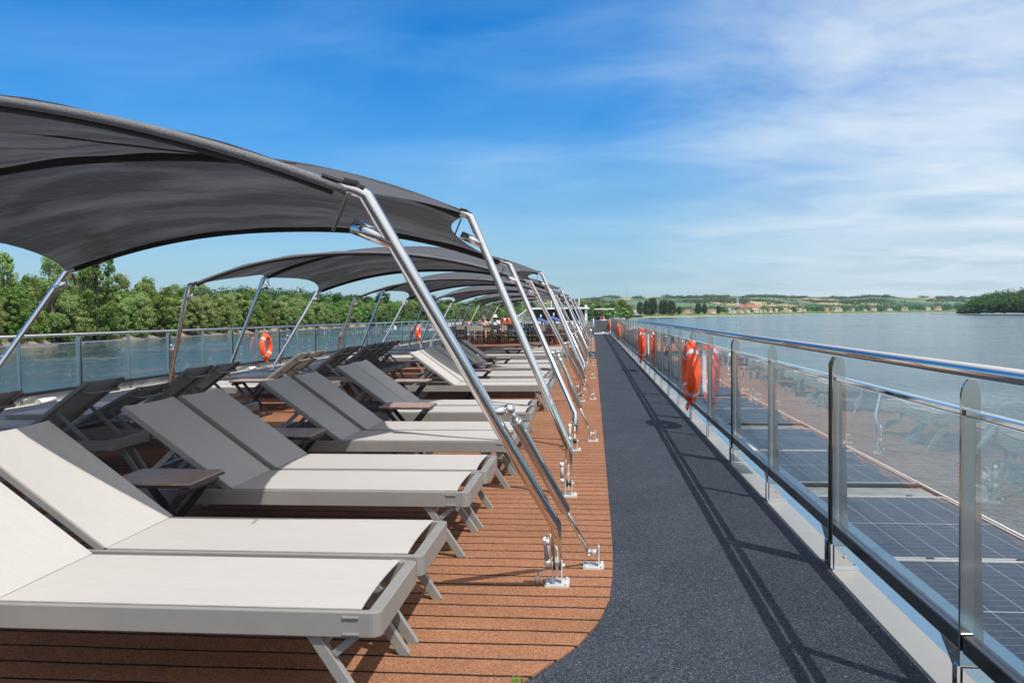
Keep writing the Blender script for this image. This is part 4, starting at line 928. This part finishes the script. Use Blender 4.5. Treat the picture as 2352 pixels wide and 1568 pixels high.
for i in range(300):
    px = rw.uniform(900, 1440); Y = rw.uniform(1080, 1300); b_ = 735; top_ = lerp_l([(900, 690), (1050, 697), (1150, 700), (1250, 698), (1350, 695), (1400, 697), (1440, 704)], px); tz = H+(hor(px)-top_)/1920*Y
    if px > 1370: Y = min(Y, 1180)
    spots.append((at(px, 700, Y).x, Y, WZ+1.5, rw.uniform(8, 13), (tz-WZ-1.5)*rw.uniform(.55, 1.0)))
clump_mesh(spots, leaf_green, 'far_left_wood', 'green wood along the bend where the left bank ends', 'wood', .15, 110, rw)
mb = MB(); mb.prism([(at(880, 730, 1330).x, 1330), (at(880, 730, 1130).x, 1130), (at(1250, 730, 1040).x, 1035), (at(1462, 730, 1120).x, 1120), (at(1490, 730, 1330).x, 1330)], WZ-1, WZ+1.6); struct(mb.build('bend_ground', verge))
spots = []
for i in range(1500):     # hedges and woods on the far hills
    px = rw.uniform(1120, 2330); k = rw.choice([rw.uniform(.86, .97), rw.uniform(.86, .97), rw.uniform(.25, .85), rw.uniform(.45, .6)])
    if k < .8 and fnoise(px*.021+k*9, 9) < -.05: continue
    if k > .8 and fnoise(px*.03, 6) < -.28: continue
    X, D, Z_ = hill_pt(px, k); spots.append((X, D, Z_-4, rw.uniform(18, 38), rw.uniform(11, 24)))
clump_mesh(spots, leaf_dark, 'hill_hedges', 'dark hedges and small woods scattered over the far hills', 'wood', .16, 34, rw)
spots = []
for i in range(760):     # tree belt through the village
    px = rw.uniform(1480, 2260); d = dbank(px)+rw.uniform(80, 200); a = at(px, 700, d)
    f_ = fnoise(px*.06, 8)
    if rw.random() > .72+.4*f_: continue
    spots.append((a.x, d, village_z(px)-2, rw.uniform(5, 11)*d/2000, rw.uniform(8, 19)*d/2000))
clump_mesh(spots, leaf_dark, 'village_trees', 'belt of small green trees between the village houses', 'trees', .2, 46, rw)
# trees at the end of the left bank in front of the village (tell-apart crowns)
for i, (px, Y, s) in enumerate([(1376, 1080, 1.9), (1392, 1100, 1.8), (1410, 1095, 2.0), (1428, 1110, 2.1), (1445, 1100, 1.7), (1352, 1075, 2.0), (1340, 1090, 2.1)]):
    a = at(px, 700, Y); put_tree('green' if i % 2 else 'willow', a.x, Y, WZ+1.5, s, '%s leafy tree at the river bend right of the wheelhouse' % ['third', 'fourth', 'fifth', 'sixth', 'seventh', 'second', 'first'][i], 'trees at the river bend', rnd=rw)
for i, (px, s) in enumerate([(1470, 1.7), (1486, 2.0), (1499, 2.3), (1524, 2.4), (1541, 2.3), (1560, 1.3), (1604, 1.6), (1618, 1.5), (1650, 1.4)]):
    d = dbank(px)+40; a = at(px, 700, d); put_tree('dark', a.x, d, village_z(px)-3, s, '%s big dark tree from the left among those beside the village' % ORD[i], 'trees beside the village', rnd=rw)
# right headland
spots = []; head = [(2196, 706, 1500), (2226, 690, 1450), (2252, 669, 1350), (2290, 659, 1300), (2320, 655, 1250), (2352, 648, 1200), (2400, 636, 1150), (2480, 632, 1100)]
gp = [(at(px, 720, D).x-6, D-10) for px, _, D in head]; gp = gp+[(at(2480, 720, 1100).x+60, 1700), (at(2215, 720, 1500).x+20, 1700)]
mb = MB(); mb.prism([(x+4, y+6) for x, y in gp], WZ-1, WZ+.6); struct(mb.build('headland_ground', verge))
for i in range(330):
    px = rw.uniform(2212, 2480); D = lerp_l([(p, d) for p, _, d in head], px); tp_ = lerp_l([(p, t_) for p, t_, _ in head], px); q = rw.random(); Dd = D+q*220
    tz = H+(hor(px)-tp_)/1920*D; hgt = (tz-WZ)*(.45+.5*q)
    spots.append((at(px, 700, Dd).x, Dd, WZ+1, rw.uniform(9, 15), hgt)); 
    spots.append((at(px, 700, Dd).x, Dd, WZ+hgt*.5, rw.uniform(7, 11), hgt*.5))
clump_mesh(spots, leaf_dark, 'headland_wood', 'dense wood covering the headland at the right edge of the river', 'wood', .15, 120, rw)
# ------------------------------------------------------------------ village
roof_r = varied('red_roof', (.24, .085, .055), (.30, .12, .08), .3, .8); roof_b = varied('brown_roof', (.30, .22, .17), (.38, .29, .22), .3, .85); wall_w = varied('white_wall', (.52, .51, .47), (.6, .58, .54), .2, .8); wall_c = varied('cream_wall', (.6, .5, .36), (.66, .56, .42), .2, .8); wall_p = varied('pink_wall', (.5, .28, .26), (.55, .33, .3), .2, .8)
def house(px, off, wd, dp, wh, rh, wm_, rm_, label, rz=0, gable=False):
    d = dbank(px)+off; a = at(px, 700, d); z = village_z(px)-1
    t = thing('house', label, 'house', (a.x, d, z), R(rz), 'village houses on the far bank')
    MB().box(-wd/2, wd/2, -dp/2, dp/2, -3, wh).build('wall', wm_, t)
    r_ = MB()
    if gable: r_.add([(-wd/2-.4, -dp/2-.4, wh-.1), (wd/2+.4, -dp/2-.4, wh-.1), (wd/2+.4, dp/2, wh-.1), (-wd/2-.4, dp/2, wh-.1), (0, -dp/2-.4, wh+rh), (0, dp/2, wh+rh)], [(0, 1, 4), (2, 3, 5), (0, 4, 5, 3), (1, 2, 5, 4), (0, 3, 2, 1)])
    else: r_.add([(-wd/2-.4, -dp/2-.6, wh-.1), (wd/2+.4, -dp/2-.6, wh-.1), (wd/2+.4, dp/2+.6, wh-.1), (-wd/2-.4, dp/2+.6, wh-.1), (-wd/2-.4, 0, wh+rh), (wd/2+.4, 0, wh+rh)], [(0, 1, 5, 4), (2, 3, 4, 5), (0, 4, 3), (1, 2, 5), (0, 3, 2, 1)])
    r_.build('roof', rm_, t)
    for i in range(max(1, int(wd/5))):
        x = -wd/2+wd*(i+.5)/max(1, int(wd/5)); MB().box(x-.6, x+.6, -dp/2-.05, -dp/2+.02, wh*.3, wh*.75).build('window', dkglass, t)
HS = [(1575, 22, 8, 'small red roofed house at the left end of the village', wall_c, roof_r, 0), (1590, 20, 9, 'brown roofed house with pale gable at the left end of the village', wall_w, roof_b, 1), (1632, 26, 8, 'long red roofed house left of the church among trees', wall_w, roof_r, 0), (1671, 14, 9, 'brown roofed house just left of the white gabled group', wall_w, roof_b, 0), (1684, 12, 8, 'grey gabled white house left of the church', wall_w, roof_b, 1),
      (1697, 22, 6, 'white walled house with bright red roof below the church', wall_w, roof_r, 0), (1716, 12, 9, 'first white gabled house below the church', wall_w, roof_b, 1), (1732, 18, 9, 'brown roofed white house right of the gabled one', wall_w, roof_b, 0), (1745, 11, 9, 'second white gabled house below the church', wall_w, roof_b, 1), (1756, 8, 6, 'small grey white annexe right of the gabled houses', wall_w, roof_b, 1),
      (1766, 16, 8, 'red roofed house right of the white gabled group', wall_w, roof_r, 0), (1801, 14, 8, 'brown roofed house in the middle of the village', wall_c, roof_b, 0), (1813, 10, 8, 'yellow gabled house in the middle of the village', wall_c, roof_r, 1), (1832, 18, 7, 'cream house with long low roof in the village', wall_c, roof_b, 0), (1895, 16, 8, 'pink house at the right part of the village', wall_p, roof_r, 0), (1912, 20, 9, 'pink long roofed house with white end wall', wall_w, roof_b, 0), (1927, 13, 10, 'cream gabled house right of the pink ones', wall_c, roof_b, 1),
      (1954, 14, 7, 'orange small house among trees', wall_c, roof_r, 0), (1983, 12, 7, 'red roofed cottage by the dark conifer', wall_w, roof_r, 1), (2004, 16, 7, 'red roofed house right of the dark conifer', wall_w, roof_r, 0), (2042, 12, 7, 'white house with red roof toward the right bank', wall_w, roof_r, 1), (2076, 14, 9, 'white two storey building toward the right bank', wall_w, roof_r, 0), (2130, 10, 9, 'narrow white gabled house near the right headland', wall_w, roof_b, 1), (2152, 16, 8, 'cream house near the right headland', wall_c, roof_r, 0), (1780, 12, 7, 'small brown shed roof behind the village trees', wall_c, roof_b, 0), (1845, 12, 6, 'low white shed at the bank edge', wall_w, roof_b, 0)]
for px, wd, hh, lab, wm_, rm_, gb in HS:
    k = dbank(px)/2000; house(px, 80 if gb else 92, wd*k*1.0, 12*k, hh*.55*k, hh*.5*k, wm_, rm_, lab, 0, bool(gb))
d = dbank(1725)+150; a = at(1720, 700, d); z = village_z(1725)
t = thing('church', 'church with grey pointed steeple and long red roof above the village', 'church', (a.x, d, z)); k = d/2000
MB().box(-22*k, 22*k, -7*k, 7*k, -3, 9*k).build('nave', wall_w, t)
MB().add([(-22*k, -8*k, 9*k), (24*k, -8*k, 9*k), (24*k, 8*k, 9*k), (-22*k, 8*k, 9*k), (-22*k, 0, 17*k), (14*k, 0, 17*k)], [(0, 1, 5, 4), (2, 3, 4, 5), (0, 4, 3), (1, 2, 5), (0, 3, 2, 1)]).build('roof', roof_r, t)
MB().box(-29*k, -23*k, -3*k, 3*k, -3, 22*k).build('tower', wall_w, t)
MB().tube([(-26*k, 0, 22*k), (-26*k, 0, 24*k), (-26*k, 0, 36*k)], [3.6*k, 2.6*k, .15], 8).build('spire', varied('slate', (.18, .2, .22), (.24, .26, .28), .3, .6), t)
mt = at(1440, 684, 6200); t = MB(); t.tube([(mt.x, 6200, mt.z-20), (mt.x, 6200, mt.z+85)], [1.6, .7], 5); tag(t.build('radio_mast', steel), 'thin radio mast on the far ridge', 'mast')
# ------------------------------------------------------------------ air
hzm = bpy.data.materials.new('haze'); hzm.use_nodes = True; hn = hzm.node_tree; hn.nodes.clear(); ho = hn.nodes.new('ShaderNodeOutputMaterial'); vp = hn.nodes.new('ShaderNodeVolumePrincipled')
vp.inputs['Color'].default_value = (.62, .78, 1.0, 1); vp.inputs['Density'].default_value = 2.4e-5; vp.inputs['Anisotropy'].default_value = .2; hn.links.new(vp.outputs[0], ho.inputs['Volume'])
HAZE = True
if HAZE:
    o = MB().box(-9500, 9500, -1600, 9800, -90, 420).build('haze', hzm); struct(o, 'stuff', 'thin blue summer haze over the river', 'haze')
